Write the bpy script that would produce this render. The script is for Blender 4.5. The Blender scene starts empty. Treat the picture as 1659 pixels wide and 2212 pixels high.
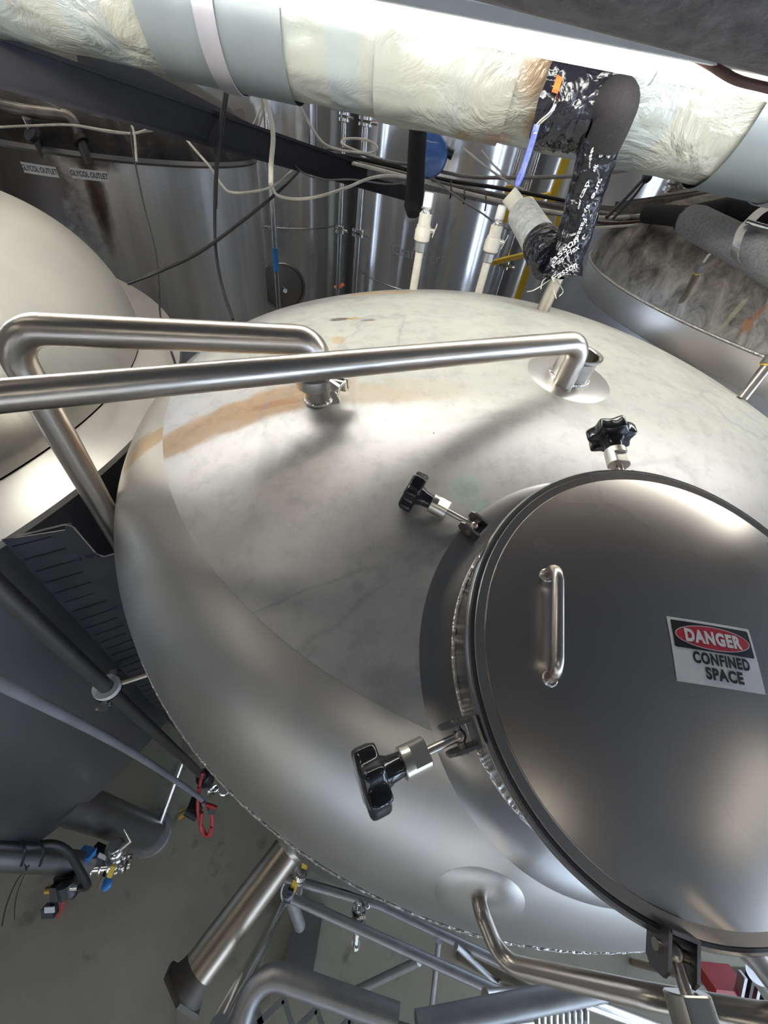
import bpy, math, random
from mathutils import Vector, Matrix, noise
random.seed(7)
PI = math.pi
scene = bpy.context.scene
COL = scene.collection
EYE = 2.9                      # camera height above the brewery floor

# ------------------------------------------------------------------ camera
W, H, F = 1659.0, 2212.0, 830.0
NAD = (680.0, 1900.0)          # where plumb lines meet in the picture
_d = Vector((NAD[0]-W/2, -(NAD[1]-H/2), -F)).normalized()
_up = -_d
_fw = Vector((0, 0, -1)); _y = (_fw - _up*_fw.dot(_up)).normalized(); _x = _y.cross(_up)
RM = Matrix((_x, _y, _up))     # camera -> world rotation
FWD = RM @ Vector((0, 0, -1))
cam = bpy.data.objects.new('camera', bpy.data.cameras.new('camera'))
COL.objects.link(cam); scene.camera = cam
cam.data.sensor_fit = 'HORIZONTAL'; cam.data.sensor_width = 36.0
cam.data.lens = 36.0*F/W; cam.data.clip_start = 0.02; cam.data.clip_end = 60
cam.matrix_world = Matrix.Translation((0, 0, EYE)) @ RM.to_4x4()
scene.view_settings.view_transform = 'Standard'
scene.view_settings.look = 'None'
scene.view_settings.gamma = 1
scene.view_settings.use_curve_mapping = False
scene.view_settings.exposure = 0.38

# ------------------------------------------------------------------ world
wd = bpy.data.worlds.new('world'); scene.world = wd; wd.use_nodes = True
bg = wd.node_tree.nodes['Background']
bg.inputs[0].default_value = (0.55, 0.62, 0.75, 1); bg.inputs[1].default_value = 0.05
LAMP_E, CEIL_FILL_E, WIN_FILL_E = 21.5, 9.0, 7.0

# ------------------------------------------------------------------ helpers: pixels to rays
def ray(px, py): return RM @ Vector((px-W/2, -(py-H/2), -F))
def atz(px, py, z): r = ray(px, py); return r*(z/r.z)
def aty(px, py, y): r = ray(px, py); return r*(y/r.y)
def atd(px, py, d): r = ray(px, py); return r*(d/r.dot(FWD))
# all helper coordinates are relative to the eye; builder adds EYE to z

def fillet(pts, rad, n=8):
    pts = [Vector(p) for p in pts]; out = [pts[0]]
    for i in range(1, len(pts)-1):
        a, b, c = pts[i-1], pts[i], pts[i+1]
        u = (a-b); v = (c-b); lu, lv = u.length, v.length; u.normalize(); v.normalize()
        ang = u.angle(v)
        if ang > PI-0.02: out.append(b); continue
        t = min(rad/math.tan(ang/2), lu*0.48, lv*0.48); r = t*math.tan(ang/2)
        cen = b + (u+v).normalized()*(r/math.sin(ang/2))
        p0 = b+u*t; p1 = b+v*t; w0 = p0-cen; w1 = p1-cen; om = w0.angle(w1)
        for k in range(n+1):
            s = k/n
            out.append(cen + (w0*math.sin((1-s)*om)+w1*math.sin(s*om))/math.sin(om))
    out.append(pts[-1]); return out

def spline(pts, n=7):
    P = [Vector(p) for p in pts]; P = [P[0]*2-P[1]]+P+[P[-1]*2-P[-2]]; out = []
    for i in range(1, len(P)-2):
        a, b, c, d = P[i-1:i+3]
        for k in range(n):
            t = k/n
            out.append(0.5*((2*b)+(c-a)*t+(2*a-5*b+4*c-d)*t*t+(3*b-a-3*c+d)*t**3))
    out.append(P[-2]); return out

def frame(axis, hint=None):
    z = Vector(axis).normalized()
    h = Vector(hint) if hint is not None else (Vector((0, 0, 1)) if abs(z.z) < 0.9 else Vector((1, 0, 0)))
    x = (h - z*h.dot(z)).normalized(); y = z.cross(x)
    return x, y, z

class MB:
    def __init__(s): s.v = []; s.f = []
    def ring(s, pts): i = len(s.v); s.v += [Vector(p) for p in pts]; return list(range(i, i+len(pts)))
    def bridge(s, a, b, close=True):
        n = len(a)
        for i in range(n if close else n-1):
            j = (i+1) % n; s.f.append((a[i], a[j], b[j], b[i]))
    def tube(s, path, r, seg=16, cap=True):
        path = [Vector(p) for p in path]; n = len(path)
        rr = r if isinstance(r, (list, tuple)) else [r]*n
        t = (path[1]-path[0]).normalized(); x, y, _ = frame(t); prev = None; first = None
        for i in range(n):
            if i == 0: t = path[1]-path[0]
            elif i == n-1: t = path[-1]-path[-2]
            else: t = (path[i+1]-path[i]).normalized()+(path[i]-path[i-1]).normalized()
            t.normalize(); x = (x-t*x.dot(t)).normalized(); y = t.cross(x)
            k = s.ring([path[i]+x*(rr[i]*math.cos(2*PI*j/seg))+y*(rr[i]*math.sin(2*PI*j/seg)) for j in range(seg)])
            if prev: s.bridge(prev, k)
            else: first = k
            prev = k
        if cap: s.f.append(tuple(reversed(first))); s.f.append(tuple(prev))
        return s
    def cyl(s, p0, p1, r0, r1=None, seg=24, cap=True):
        return s.tube([p0, p1], [r0, r0 if r1 is None else r1], seg, cap)
    def lathe(s, prof, org, axis=(0, 0, 1), seg=64, hint=None, a0=0, a1=2*PI):
        x, y, z = frame(axis, hint); org = Vector(org); prev = None
        full = abs(a1-a0-2*PI) < 1e-6; m = seg if full else seg+1
        for r, h in prof:
            k = s.ring([org+z*h+(x*math.cos(a0+(a1-a0)*j/seg)+y*math.sin(a0+(a1-a0)*j/seg))*max(r, 1e-5) for j in range(m)])
            if prev: s.bridge(prev, k, full)
            prev = k
        return s
    def box(s, c, d, ax=None):
        c = Vector(c); X, Y, Z = ax or (Vector((1, 0, 0)), Vector((0, 1, 0)), Vector((0, 0, 1)))
        k = s.ring([c+X*(a*d[0]/2)+Y*(b*d[1]/2)+Z*(e*d[2]/2) for a in (-1, 1) for b in (-1, 1) for e in (-1, 1)])
        for q in ((0, 1, 3, 2), (4, 6, 7, 5), (0, 4, 5, 1), (2, 3, 7, 6), (0, 2, 6, 4), (1, 5, 7, 3)): s.f.append(tuple(k[i] for i in q))
        return s
    def bar(s, p0, p1, w, h, hint=None):
        p0, p1 = Vector(p0), Vector(p1); x, y, z = frame(p1-p0, hint)
        return s.box((p0+p1)/2, (h, w, (p1-p0).length), (x, y, z))
    def prism(s, poly, org, X, Y, Z, th):
        org = Vector(org); n = len(poly)
        a = s.ring([org+X*u+Y*v for u, v in poly]); b = s.ring([org+X*u+Y*v+Z*th for u, v in poly])
        s.bridge(a, b); s.f.append(tuple(reversed(a))); s.f.append(tuple(b)); return s
    def grid(s, fn, nu, nv):
        k = s.ring([fn(i/nu, j/nv) for j in range(nv+1) for i in range(nu+1)])
        for j in range(nv):
            for i in range(nu):
                a = j*(nu+1)+i; s.f.append((k[a], k[a+1], k[a+nu+2], k[a+nu+1]))
        return s
    def sphere(s, c, r, sc=(1, 1, 1), n=14):
        pr = [(r*math.sin(PI*i/n), -r*math.cos(PI*i/n)) for i in range(n+1)]
        i0 = len(s.v); s.lathe(pr, (0, 0, 0), seg=2*n)
        for i in range(i0, len(s.v)): p = s.v[i]; s.v[i] = Vector(c)+Vector((p.x*sc[0], p.y*sc[1], p.z*sc[2]))
        return s
    def build(s, name, mat, parent=None, base=None, smooth=True, ang=38, label=None):
        """vertices are eye-relative; the object keeps its thing's base as origin"""
        if parent is not None: b = Vector(parent['_b'])
        else: b = Vector(base) if base is not None else s.low()
        me = bpy.data.meshes.new(name)
        me.from_pydata([(v-b)[:] for v in s.v], [], s.f)
        me.validate(); me.update()
        if smooth:
            me.polygons.foreach_set('use_smooth', [True]*len(me.polygons))
            me.set_sharp_from_angle(angle=math.radians(ang))
        if mat: me.materials.append(mat)
        o = bpy.data.objects.new(name, me); COL.objects.link(o)
        if parent is not None: o.parent = parent
        else: o.location = b+Vector((0, 0, EYE))
        o['_b'] = b[:]
        if label: o['label'] = label
        return o
    def low(s):
        xs = [v.x for v in s.v]; ys = [v.y for v in s.v]; zs = [v.z for v in s.v]
        return Vector(((min(xs)+max(xs))/2, (min(ys)+max(ys))/2, min(zs)))

def thing(name, label, cat, base, group=None):
    o = bpy.data.objects.new(name, None); COL.objects.link(o); o.empty_display_size = 0.05
    o.location = Vector(base)+Vector((0, 0, EYE)); o['_b'] = Vector(base)[:]
    o['label'] = label; o['category'] = cat
    if group: o['group'] = group
    return o
def tag(o, label, cat, group=None):
    o['label'] = label; o['category'] = cat
    if group: o['group'] = group
    return o
def struct(o): o['kind'] = 'structure'; return o

def text_geo(body, size=1.0, bold=0.0, sx=1.0, align='CENTER', spacing=1.0, upright=False):
    c = bpy.data.curves.new('t', 'FONT'); c.body = body; c.size = size; c.offset = bold
    c.align_x = align; c.align_y = 'CENTER'; c.space_character = spacing; c.resolution_u = 4
    o = bpy.data.objects.new('t', c); COL.objects.link(o)
    dg = bpy.context.evaluated_depsgraph_get()
    me = bpy.data.meshes.new_from_object(o.evaluated_get(dg))
    V = [(v.co.x*sx, v.co.y) for v in me.vertices]; Fc = [tuple(p.vertices) for p in me.polygons]
    bpy.data.objects.remove(o); bpy.data.curves.remove(c); bpy.data.meshes.remove(me)
    return V, Fc
def put_text(mb, geo, fn):
    V, Fc = geo; i = len(mb.v); mb.v += [Vector(fn(u, v)) for u, v in V]
    mb.f += [tuple(i+k for k in f) for f in Fc]

# ------------------------------------------------------------------ materials
def newmat(name):
    m = bpy.data.materials.new(name); m.use_nodes = True
    nt = m.node_tree; return m, nt, nt.nodes['Principled BSDF']
def N(nt, t, **kw):
    n = nt.nodes.new(t)
    for k, v in kw.items(): setattr(n, k, v)
    return n
def setv(n, i, v): n.inputs[i].default_value = v
def lk(nt, a, b): nt.links.new(a, b)
def ramp(nt, src, stops):
    r = N(nt, 'ShaderNodeValToRGB'); lk(nt, src, r.inputs[0]); e = r.color_ramp.elements
    while len(e) < len(stops): e.new(0.5)
    for k, (p, c) in enumerate(stops):
        e[k].position = p; e[k].color = (c, c, c, 1) if not hasattr(c, '__len__') else (*c, 1)
    return r
def nz(nt, scale, detail=4, coord=None, stretch=None, dist=0.0, rough=0.55):
    tc = N(nt, 'ShaderNodeTexCoord'); out = tc.outputs['Object']
    if stretch:
        mp = N(nt, 'ShaderNodeMapping'); lk(nt, out, mp.inputs[0]); mp.inputs['Scale'].default_value = stretch; out = mp.outputs[0]
    n = N(nt, 'ShaderNodeTexNoise'); setv(n, 'Scale', scale); setv(n, 'Detail', detail); setv(n, 'Distortion', dist); setv(n, 'Roughness', rough)
    lk(nt, out, n.inputs['Vector']); return n
def mixc(nt, fac, a, b, mode='MIX'):
    m = N(nt, 'ShaderNodeMix', data_type='RGBA', blend_type=mode)
    if hasattr(fac, 'links') or hasattr(fac, 'is_output'): lk(nt, fac, m.inputs[0])
    else: m.inputs[0].default_value = fac
    for k, s in ((6, a), (7, b)):
        if hasattr(s, 'is_output'): lk(nt, s, m.inputs[k])
        else: m.inputs[k].default_value = (*s, 1)
    return m.outputs[2]
def bumpn(nt, src, strength, dist, b, prev=None):
    n = N(nt, 'ShaderNodeBump'); setv(n, 'Strength', strength); setv(n, 'Distance', dist); lk(nt, src, n.inputs['Height'])
    if prev: lk(nt, prev, n.inputs['Normal'])
    lk(nt, n.outputs[0], b.inputs['Normal']); return n.outputs[0]

def plain(name, col, rough=0.5, metal=0.0, var=0.12, nscale=20, bump=0.0, bscale=60, bdist=0.001, stretch=None, coat=0):
    m, nt, b = newmat(name)
    n = nz(nt, nscale, 4, stretch=stretch)
    r = ramp(nt, n.outputs[0], [(0.3, tuple(c*(1-var) for c in col)), (0.7, tuple(min(1, c*(1+var)) for c in col))])
    lk(nt, r.outputs[0], b.inputs['Base Color']); setv(b, 'Metallic', metal)
    rr = ramp(nt, n.outputs[0], [(0.25, max(0.02, rough*0.85)), (0.75, min(1, rough*1.15))]); lk(nt, rr.outputs[0], b.inputs['Roughness'])
    if coat: setv(b, 'Coat Weight', coat)
    if bump:
        n2 = nz(nt, bscale, 6, stretch=stretch); bumpn(nt, n2.outputs[0], bump, bdist, b)
    return m

def steel(name, col=(0.60, 0.58, 0.55), rough=0.3, var=0.08, stretch=(1, 1, 1), nscale=6, wob=0.0, wscale=3, brush=0.0, bstretch=(1, 1, 60), metal=1.0):
    m, nt, b = newmat(name)
    n = nz(nt, nscale, 2, stretch=stretch)
    r = ramp(nt, n.outputs[0], [(0.1, tuple(c*(1-var) for c in col)), (0.9, tuple(min(1, c*(1+var)) for c in col))])
    lk(nt, r.outputs[0], b.inputs['Base Color']); setv(b, 'Metallic', metal)
    rr = ramp(nt, n.outputs[0], [(0.0, rough*0.85), (1.0, min(1, rough*1.15))]); lk(nt, rr.outputs[0], b.inputs['Roughness'])
    prev = None
    if wob:
        w = nz(nt, wscale, 1); prev = bumpn(nt, w.outputs[0], wob, 0.02, b)
    if brush:
        w = nz(nt, 40, 3, stretch=bstretch); bumpn(nt, w.outputs[0], brush, 0.001, b, prev)
    return m

def blob(nt, loc, sc, rot=0.0, wob=0.35, nscale=9.0, soft=(0.75, 1.05), seed=0.0):
    """mask = 1 inside a ragged ellipse; loc and size in object metres"""
    tc = N(nt, 'ShaderNodeTexCoord'); mp = N(nt, 'ShaderNodeMapping', vector_type='TEXTURE')
    lk(nt, tc.outputs['Object'], mp.inputs[0])
    mp.inputs['Location'].default_value = loc; mp.inputs['Rotation'].default_value = (0, 0, rot); mp.inputs['Scale'].default_value = sc
    ln = N(nt, 'ShaderNodeVectorMath', operation='LENGTH'); lk(nt, mp.outputs[0], ln.inputs[0])
    n = N(nt, 'ShaderNodeTexNoise'); setv(n, 'Scale', nscale); setv(n, 'Detail', 6); setv(n, 'Roughness', 0.65)
    ad0 = N(nt, 'ShaderNodeVectorMath', operation='ADD'); lk(nt, tc.outputs['Object'], ad0.inputs[0]); ad0.inputs[1].default_value = (seed, seed*1.7, 0)
    lk(nt, ad0.outputs[0], n.inputs['Vector'])
    ma = N(nt, 'ShaderNodeMath', operation='MULTIPLY_ADD'); lk(nt, n.outputs[0], ma.inputs[0]); ma.inputs[1].default_value = wob*2
    lk(nt, ln.outputs['Value'], ma.inputs[2])
    s = N(nt, 'ShaderNodeMath', operation='SUBTRACT'); lk(nt, ma.outputs[0], s.inputs[0]); s.inputs[1].default_value = wob
    mr = N(nt, 'ShaderNodeMapRange'); lk(nt, s.outputs[0], mr.inputs[0])
    mr.inputs[1].default_value = soft[0]; mr.inputs[2].default_value = soft[1]; mr.inputs[3].default_value = 1; mr.inputs[4].default_value = 0
    return mr.outputs[0]
def mul(nt, a, k):
    m = N(nt, 'ShaderNodeMath', operation='MULTIPLY'); lk(nt, a, m.inputs[0])
    if hasattr(k, 'is_output'): lk(nt, k, m.inputs[1])
    else: m.inputs[1].default_value = k
    m.use_clamp = True
    return m.outputs[0]
def mixv(nt, fac, a, b):
    m = N(nt, 'ShaderNodeMix', data_type='FLOAT'); lk(nt, fac, m.inputs[0])
    for k, s in ((2, a), (3, b)):
        if hasattr(s, 'is_output'): lk(nt, s, m.inputs[k])
        else: m.inputs[k].default_value = s
    return m.outputs[0]
def emit(name, col, strength):
    m = bpy.data.materials.new(name); m.use_nodes = True; nt = m.node_tree
    b = nt.nodes['Principled BSDF']; setv(b, 'Base Color', (*col, 1)); setv(b, 'Emission Color', (*col, 1)); setv(b, 'Emission Strength', strength); setv(b, 'Roughness', 0.5)
    return m

M_satin = steel('satin_tube_steel', (0.58, 0.53, 0.47), 0.30, brush=0.15, bstretch=(1, 1, 8))
M_dull = steel('dull_steel', (0.42, 0.36, 0.29), 0.38, nscale=12)
M_foot = plain('dull_foot_metal', (0.10, 0.085, 0.07), 0.6, metal=0.4, var=0.2)
M_bright = steel('bright_steel', (0.74, 0.73, 0.71), 0.18, nscale=30)
M_cast = steel('machined_steel', (0.72, 0.68, 0.60), 0.30, nscale=40)
M_dark_steel = steel('dark_steel', (0.26, 0.25, 0.25), 0.38, nscale=12)
M_weld = steel('weld_bead', (0.66, 0.64, 0.61), 0.35, nscale=180, var=0.25, wob=0.3, wscale=160)
M_knob = plain('black_phenolic', (0.012, 0.012, 0.014), 0.16, var=0.2, coat=0.4)
M_rubber = plain('black_gasket', (0.03, 0.03, 0.032), 0.45)
M_white_pvc = plain('white_pvc', (0.78, 0.78, 0.76), 0.35, var=0.03)
M_beige_pvc = plain('beige_pvc', (0.66, 0.62, 0.53), 0.4, var=0.08, nscale=50)
M_black_plastic = plain('black_plastic', (0.015, 0.015, 0.017), 0.4)
M_yellow = plain('yellow_paint', (0.75, 0.50, 0.04), 0.45, var=0.1)
M_blue = plain('blue_plastic', (0.03, 0.20, 0.55), 0.4)
M_blue_paint = plain('blue_enamel', (0.05, 0.14, 0.40), 0.3, coat=0.3)
M_red = plain('red_hose_rubber', (0.45, 0.03, 0.03), 0.4)
M_orange = plain('orange_plastic', (0.75, 0.13, 0.03), 0.4)
M_brass = steel('brass', (0.55, 0.38, 0.14), 0.35)
M_galv = steel('galvanised_steel', (0.42, 0.42, 0.42), 0.5, nscale=25, var=0.2)
M_grey_hose = plain('grey_hose', (0.22, 0.215, 0.23), 0.6, bump=0.2, bscale=200)
M_cable_white = plain('white_cable_sheath', (0.60, 0.56, 0.48), 0.5, var=0.2, nscale=15)
M_cable_grey = plain('grey_cable_sheath', (0.16, 0.15, 0.145), 0.5, var=0.2)
M_cable_black = plain('black_cable_sheath', (0.018, 0.017, 0.018), 0.45)
M_cable_brown = plain('brown_cable_sheath', (0.10, 0.045, 0.035), 0.5)
M_beam = plain('dark_painted_beam', (0.012, 0.010, 0.013), 0.6, bump=0.2, bscale=90)
M_beam_grey = plain('grey_beam_face', (0.055, 0.052, 0.058), 0.55)
M_tray = plain('dusty_tray', (0.19, 0.18, 0.165), 0.6, metal=0.3, var=0.3, nscale=30, bump=0.3, bscale=120)
M_white_paint = plain('white_fixture_paint', (0.75, 0.77, 0.75), 0.35, var=0.03)
M_tie = plain('black_cable_tie', (0.01, 0.01, 0.01), 0.5)
M_clear = plain('milky_clear_tube', (0.62, 0.60, 0.50), 0.25, var=0.1)
M_label = plain('white_label', (0.62, 0.62, 0.62), 0.45, var=0.06, nscale=40)
M_black_ink = plain('black_ink', (0.012, 0.011, 0.013), 0.45)
M_red_ink = plain('red_ink', (0.42, 0.025, 0.045), 0.42, var=0.06)
M_white_ink = plain('white_ink', (0.62, 0.62, 0.62), 0.45, var=0.03)
M_blue_ink = plain('dark_blue_ink', (0.02, 0.02, 0.06), 0.5)
M_etch = plain('pale_etched_letters', (0.38, 0.38, 0.40), 0.5)
M_foam = plain('grey_pipe_foam', (0.17, 0.17, 0.175), 0.9, var=0.3, nscale=160, bump=0.5, bscale=240, bdist=0.002)
M_foam_black = plain('black_pipe_foam', (0.006, 0.005, 0.006), 0.95, var=0.25, nscale=120, bump=0.6, bscale=150, bdist=0.003)
M_foam_pale = plain('pale_frosted_foam', (0.40, 0.42, 0.40), 0.9, var=0.25, nscale=60, bump=0.5, bscale=200, bdist=0.002)
M_shield = plain('grey_pipe_shield', (0.155, 0.175, 0.18), 0.4, metal=0.25, var=0.05, bump=0.05, bscale=20)
M_strap = plain('galvanised_strap', (0.33, 0.32, 0.34), 0.35, metal=0.5, var=0.05)

# black printed tape: crinkled
def tape():
    m, nt, b = newmat('crinkled_black_tape'); setv(b, 'Base Color', (0.010, 0.010, 0.014, 1)); setv(b, 'Roughness', 0.18)
    n = nz(nt, 14, 3, dist=0.8); tc = N(nt, 'ShaderNodeTexCoord'); mx = N(nt, 'ShaderNodeVectorMath', operation='MULTIPLY_ADD')
    lk(nt, n.outputs[1], mx.inputs[0]); mx.inputs[1].default_value = (0.06, 0.06, 0.06); lk(nt, tc.outputs['Object'], mx.inputs[2])
    v = N(nt, 'ShaderNodeTexVoronoi'); setv(v, 'Scale', 42); lk(nt, mx.outputs[0], v.inputs['Vector'])
    p = bumpn(nt, v.outputs['Distance'], 0.8, 0.008, b); bumpn(nt, nz(nt, 60, 4).outputs[0], 0.3, 0.003, b, p); return m
M_tape = tape()
def foilwrap():
    m, nt, b = newmat('wrinkled_white_jacket')
    n = nz(nt, 1.5, 5); d = nz(nt, 6, 8, dist=0.5)
    c = ramp(nt, n.outputs[0], [(0.35, (0.27, 0.285, 0.255)), (0.7, (0.335, 0.33, 0.275))])
    pn_ = nz(nt, 4.5, 1, stretch=(1, 0.02, 0.02)); pr_ = ramp(nt, pn_.outputs[0], [(0.50, 0.0), (0.515, 0.8)])
    st = ramp(nt, d.outputs[0], [(0.60, 0.0), (0.78, 0.55)])
    cc0 = mixc(nt, pr_.outputs[0], c.outputs[0], (0.26, 0.295, 0.295))
    col = mixc(nt, st.outputs[0], cc0, (0.30, 0.25, 0.16))
    BX = DUCT_ORG
    for (x, y, z, sx, sz, s, colr) in DUCT_STAINS:
        k = blob(nt, (x-BX[0], y-BX[1], z-BX[2]), (sx, 0.09, sz), 0, 0.5, 22, (0.4, 1.1), s)
        col = mixc(nt, mul(nt, k, 0.8), col, colr)
    lk(nt, col, b.inputs['Base Color'])
    setv(b, 'Roughness', 0.30); setv(b, 'Metallic', 0.15)
    w1 = nz(nt, 11, 6, stretch=(0.7, 1, 1), dist=1.2, rough=0.55); w2 = nz(nt, 3, 2)
    rr = ramp(nt, w2.outputs[0], [(0.46, 0.2), (0.62, 1.0)])
    w = mul(nt, w1.outputs[0], rr.outputs[0])
    bumpn(nt, w, 0.9, 0.022, b); return m
DUCT_ORG = Vector((0, 1.35, 0.0))
DUCT_STAINS = [(0.145, 1.22, 0.10, 0.045, 0.06, 1.0, (0.22, 0.13, 0.06)), (0.17, 1.24, 0.02, 0.03, 0.03, 2.0, (0.20, 0.12, 0.05)),
               (0.10, 1.27, -0.02, 0.05, 0.02, 3.0, (0.26, 0.13, 0.09)), (0.02, 1.28, -0.02, 0.03, 0.015, 4.0, (0.28, 0.19, 0.12)),
               (0.20, 1.20, 0.14, 0.06, 0.05, 5.0, (0.30, 0.24, 0.12))]
M_jacket = foilwrap()

# ------------------------------------------------------------------ main tank geometry
TC = Vector((0.291, 0.975)); RIM = -0.767; FLOOR = -EYE
def dish(crown=2.0, kn=0.3):
    a = 1-kn; L = crown-kn; zc = -math.sqrt(L*L-a*a); phi = math.atan2(a, -zc)
    return crown, kn, zc, phi, crown*math.sin(phi)
DM = dish()
def dishz(r, D=DM):
    crown, kn, zc, phi, rk = D
    r = min(r, 1.0)
    return zc+math.sqrt(crown*crown-r*r) if r < rk else math.sqrt(max(0, kn*kn-(r-1+kn)**2))
def dishprof(D, n=22, m=26):
    crown, kn, zc, phi, rk = D
    a = [(kn*math.cos(t)+1-kn, kn*math.sin(t)) for t in [ (PI/2-phi)*i/n for i in range(n+1)]]
    b = [(crown*math.sin(t), zc+crown*math.cos(t)) for t in [phi*(1-i/m) for i in range(m+1)]]
    return a, b
def zdome(x, y): return RIM+dishz(math.hypot(x-TC.x, y-TC.y))
def hit(px, py, zf=zdome, lim=None):
    r = ray(px, py).normalized(); t = 0.1; best = None
    while t < 3:
        p = r*t
        if math.hypot(p.x-TC.x, p.y-TC.y) < 1:
            g = p.z-zf(p.x, p.y)
            if g <= 0: return p
            if best is None or g < best[0]: best = (g, p.copy())
        t += 0.002
    return best[1]
def ndome(x, y):
    e = 0.004
    return Vector((-(zdome(x+e, y)-zdome(x-e, y))/(2*e), -(zdome(x, y+e)-zdome(x, y-e))/(2*e), 1)).normalized()
TB = Vector((TC.x, TC.y, FLOOR))

def tank_loc(px, py):
    p = hit(px, py); return (p.x-TB.x, p.y-TB.y, p.z-TB.z)
def head_material():
    m, nt, b = newmat('weathered_dome_steel')
    n = nz(nt, 3, 7, dist=0.4); f = nz(nt, 28, 6, rough=0.7); st = nz(nt, 9, 8, stretch=(1, 3, 1), dist=0.8)
    c = ramp(nt, n.outputs[0], [(0.3, (0.46, 0.45, 0.445)), (0.7, (0.54, 0.53, 0.52))]).outputs[0]
    rg = ramp(nt, n.outputs[0], [(0.3, 0.42), (0.7, 0.48)]).outputs[0]
    # far half paled: reflected duct and strip light put into the colour
    pale_zone = blob(nt, (tank_loc(1180, 720)), (1.10, 0.42, 0.6), 0.08, 0.10, 4, (0.72, 1.02), 3)
    veins = ramp(nt, st.outputs[0], [(0.40, 1.0), (0.55, 0.82), (0.66, 0.55)]).outputs[0]
    fm = mul(nt, pale_zone, veins)
    c = mixc(nt, mul(nt, fm, 0.85), c, (0.56, 0.56, 0.49)); met = mixv(nt, fm, 0.72, 0.25); rg = mixv(nt, fm, rg, 0.50)
    # brown beer stains beside the small clamp port and along the left flank
    st_list = [((600, 862), (0.20, 0.055, 0.2), 0.35, (0.50, 0.31, 0.16), 0.85, 11),
               ((480, 908), (0.20, 0.055, 0.2), 0.42, (0.52, 0.34, 0.19), 0.75, 12),
               ((380, 955), (0.12, 0.045, 0.2), 0.45, (0.50, 0.34, 0.20), 0.8, 13),
               ((640, 862), (0.10, 0.016, 0.1), 0.30, (0.42, 0.19, 0.07), 0.6, 14),
               ((770, 850), (0.16, 0.035, 0.2), 0.0, (0.54, 0.42, 0.27), 0.55, 15),
               ((900, 840), (0.14, 0.04, 0.2), 0.0, (0.56, 0.47, 0.34), 0.45, 16),
               ((820, 632), (0.13, 0.05, 0.2), 0.0, (0.55, 0.36, 0.15), 0.8, 17),
               ((650, 645), (0.07, 0.035, 0.2), 0.5, (0.50, 0.33, 0.16), 0.7, 18),
               ((735, 690), (0.035, 0.016, 0.1), 0.0, (0.11, 0.08, 0.07), 0.9, 19),
               ((795, 692), (0.025, 0.010, 0.1), 0.0, (0.11, 0.08, 0.07), 0.8, 20),
               ((765, 688), (0.022, 0.010, 0.1), 0.0, (0.60, 0.36, 0.07), 0.8, 21),
               ((765, 674), (0.03, 0.010, 0.1), 0.0, (0.42, 0.60, 0.45), 0.5, 22),
               ((730, 735), (0.018, 0.03, 0.1), 0.5, (0.55, 0.36, 0.14), 0.6, 23),
               ((1095, 664), (0.05, 0.02, 0.1), 0.0, (0.38, 0.58, 0.45), 0.45, 24),
               ((1003, 1055), (0.035, 0.035, 0.1), 0.0, (0.40, 0.56, 0.46), 0.5, 25),
               ((1040, 1112), (0.03, 0.025, 0.1), 0.3, (0.34, 0.54, 0.42), 0.55, 26),
               ((1190, 800), (0.05, 0.04, 0.1), 0.0, (0.60, 0.54, 0.42), 0.5, 27)]
    for (p, sc, rot, colr, amt, seed) in st_list:
        k = mul(nt, blob(nt, tank_loc(*p), sc, rot, 0.6, 16, (0.62, 0.92), seed), amt)
        c = mixc(nt, k, c, colr); met = mixv(nt, k, met, 0.1); rg = mixv(nt, k, rg, 0.5)
    # grey water marks, scuffs and specks
    for (p, sc, rot, amt, seed) in [((1235, 890), (0.05, 0.05, 0.1), 0, 0.35, 31), ((1210, 850), (0.035, 0.03, 0.1), 0, 0.3, 32),
                                    ((1000, 900), (0.10, 0.02, 0.1), 0.3, 0.25, 33), ((560, 1050), (0.2, 0.08, 0.1), 0.5, 0.12, 34)]:
        k = mul(nt, blob(nt, tank_loc(*p), sc, rot, 0.9, 34, (0.5, 0.9), seed), amt); c = mixc(nt, k, c, (0.30, 0.30, 0.30))
    sp = N(nt, 'ShaderNodeTexVoronoi'); setv(sp, 'Scale', 26); tc = N(nt, 'ShaderNodeTexCoord'); lk(nt, tc.outputs['Object'], sp.inputs['Vector'])
    sk = ramp(nt, sp.outputs['Distance'], [(0.03, 0.9), (0.055, 0.0)]).outputs[0]
    gate = ramp(nt, nz(nt, 4, 2).outputs[0], [(0.52, 0.0), (0.62, 1.0)]).outputs[0]
    c = mixc(nt, mul(nt, sk, gate), c, (0.10, 0.08, 0.06))
    ln_n = nz(nt, 1.3, 5, dist=0.8, rough=0.45); sbn = N(nt, 'ShaderNodeMath', operation='SUBTRACT'); lk(nt, ln_n.outputs[0], sbn.inputs[0]); sbn.inputs[1].default_value = 0.5
    abn = N(nt, 'ShaderNodeMath', operation='ABSOLUTE'); lk(nt, sbn.outputs[0], abn.inputs[0])
    c = mixc(nt, ramp(nt, abn.outputs[0], [(0.002, 0.32), (0.007, 0.0)]).outputs[0], c, (0.26, 0.27, 0.26))
    scr = ramp(nt, f.outputs[0], [(0.35, 0.85), (0.5, 1.0), (0.7, 1.06)]).outputs[0]
    c = mixc(nt, 1.0, c, scr, 'MULTIPLY')
    lk(nt, c, b.inputs['Base Color']); lk(nt, met, b.inputs['Metallic'])
    rr = N(nt, 'ShaderNodeMath', operation='MULTIPLY_ADD'); lk(nt, f.outputs[0], rr.inputs[0]); rr.inputs[1].default_value = 0.12; 
    sb = N(nt, 'ShaderNodeMath', operation='SUBTRACT'); lk(nt, rg, sb.inputs[0]); sb.inputs[1].default_value = 0.06
    lk(nt, sb.outputs[0], rr.inputs[2]); lk(nt, rr.outputs[0], b.inputs['Roughness'])
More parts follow.
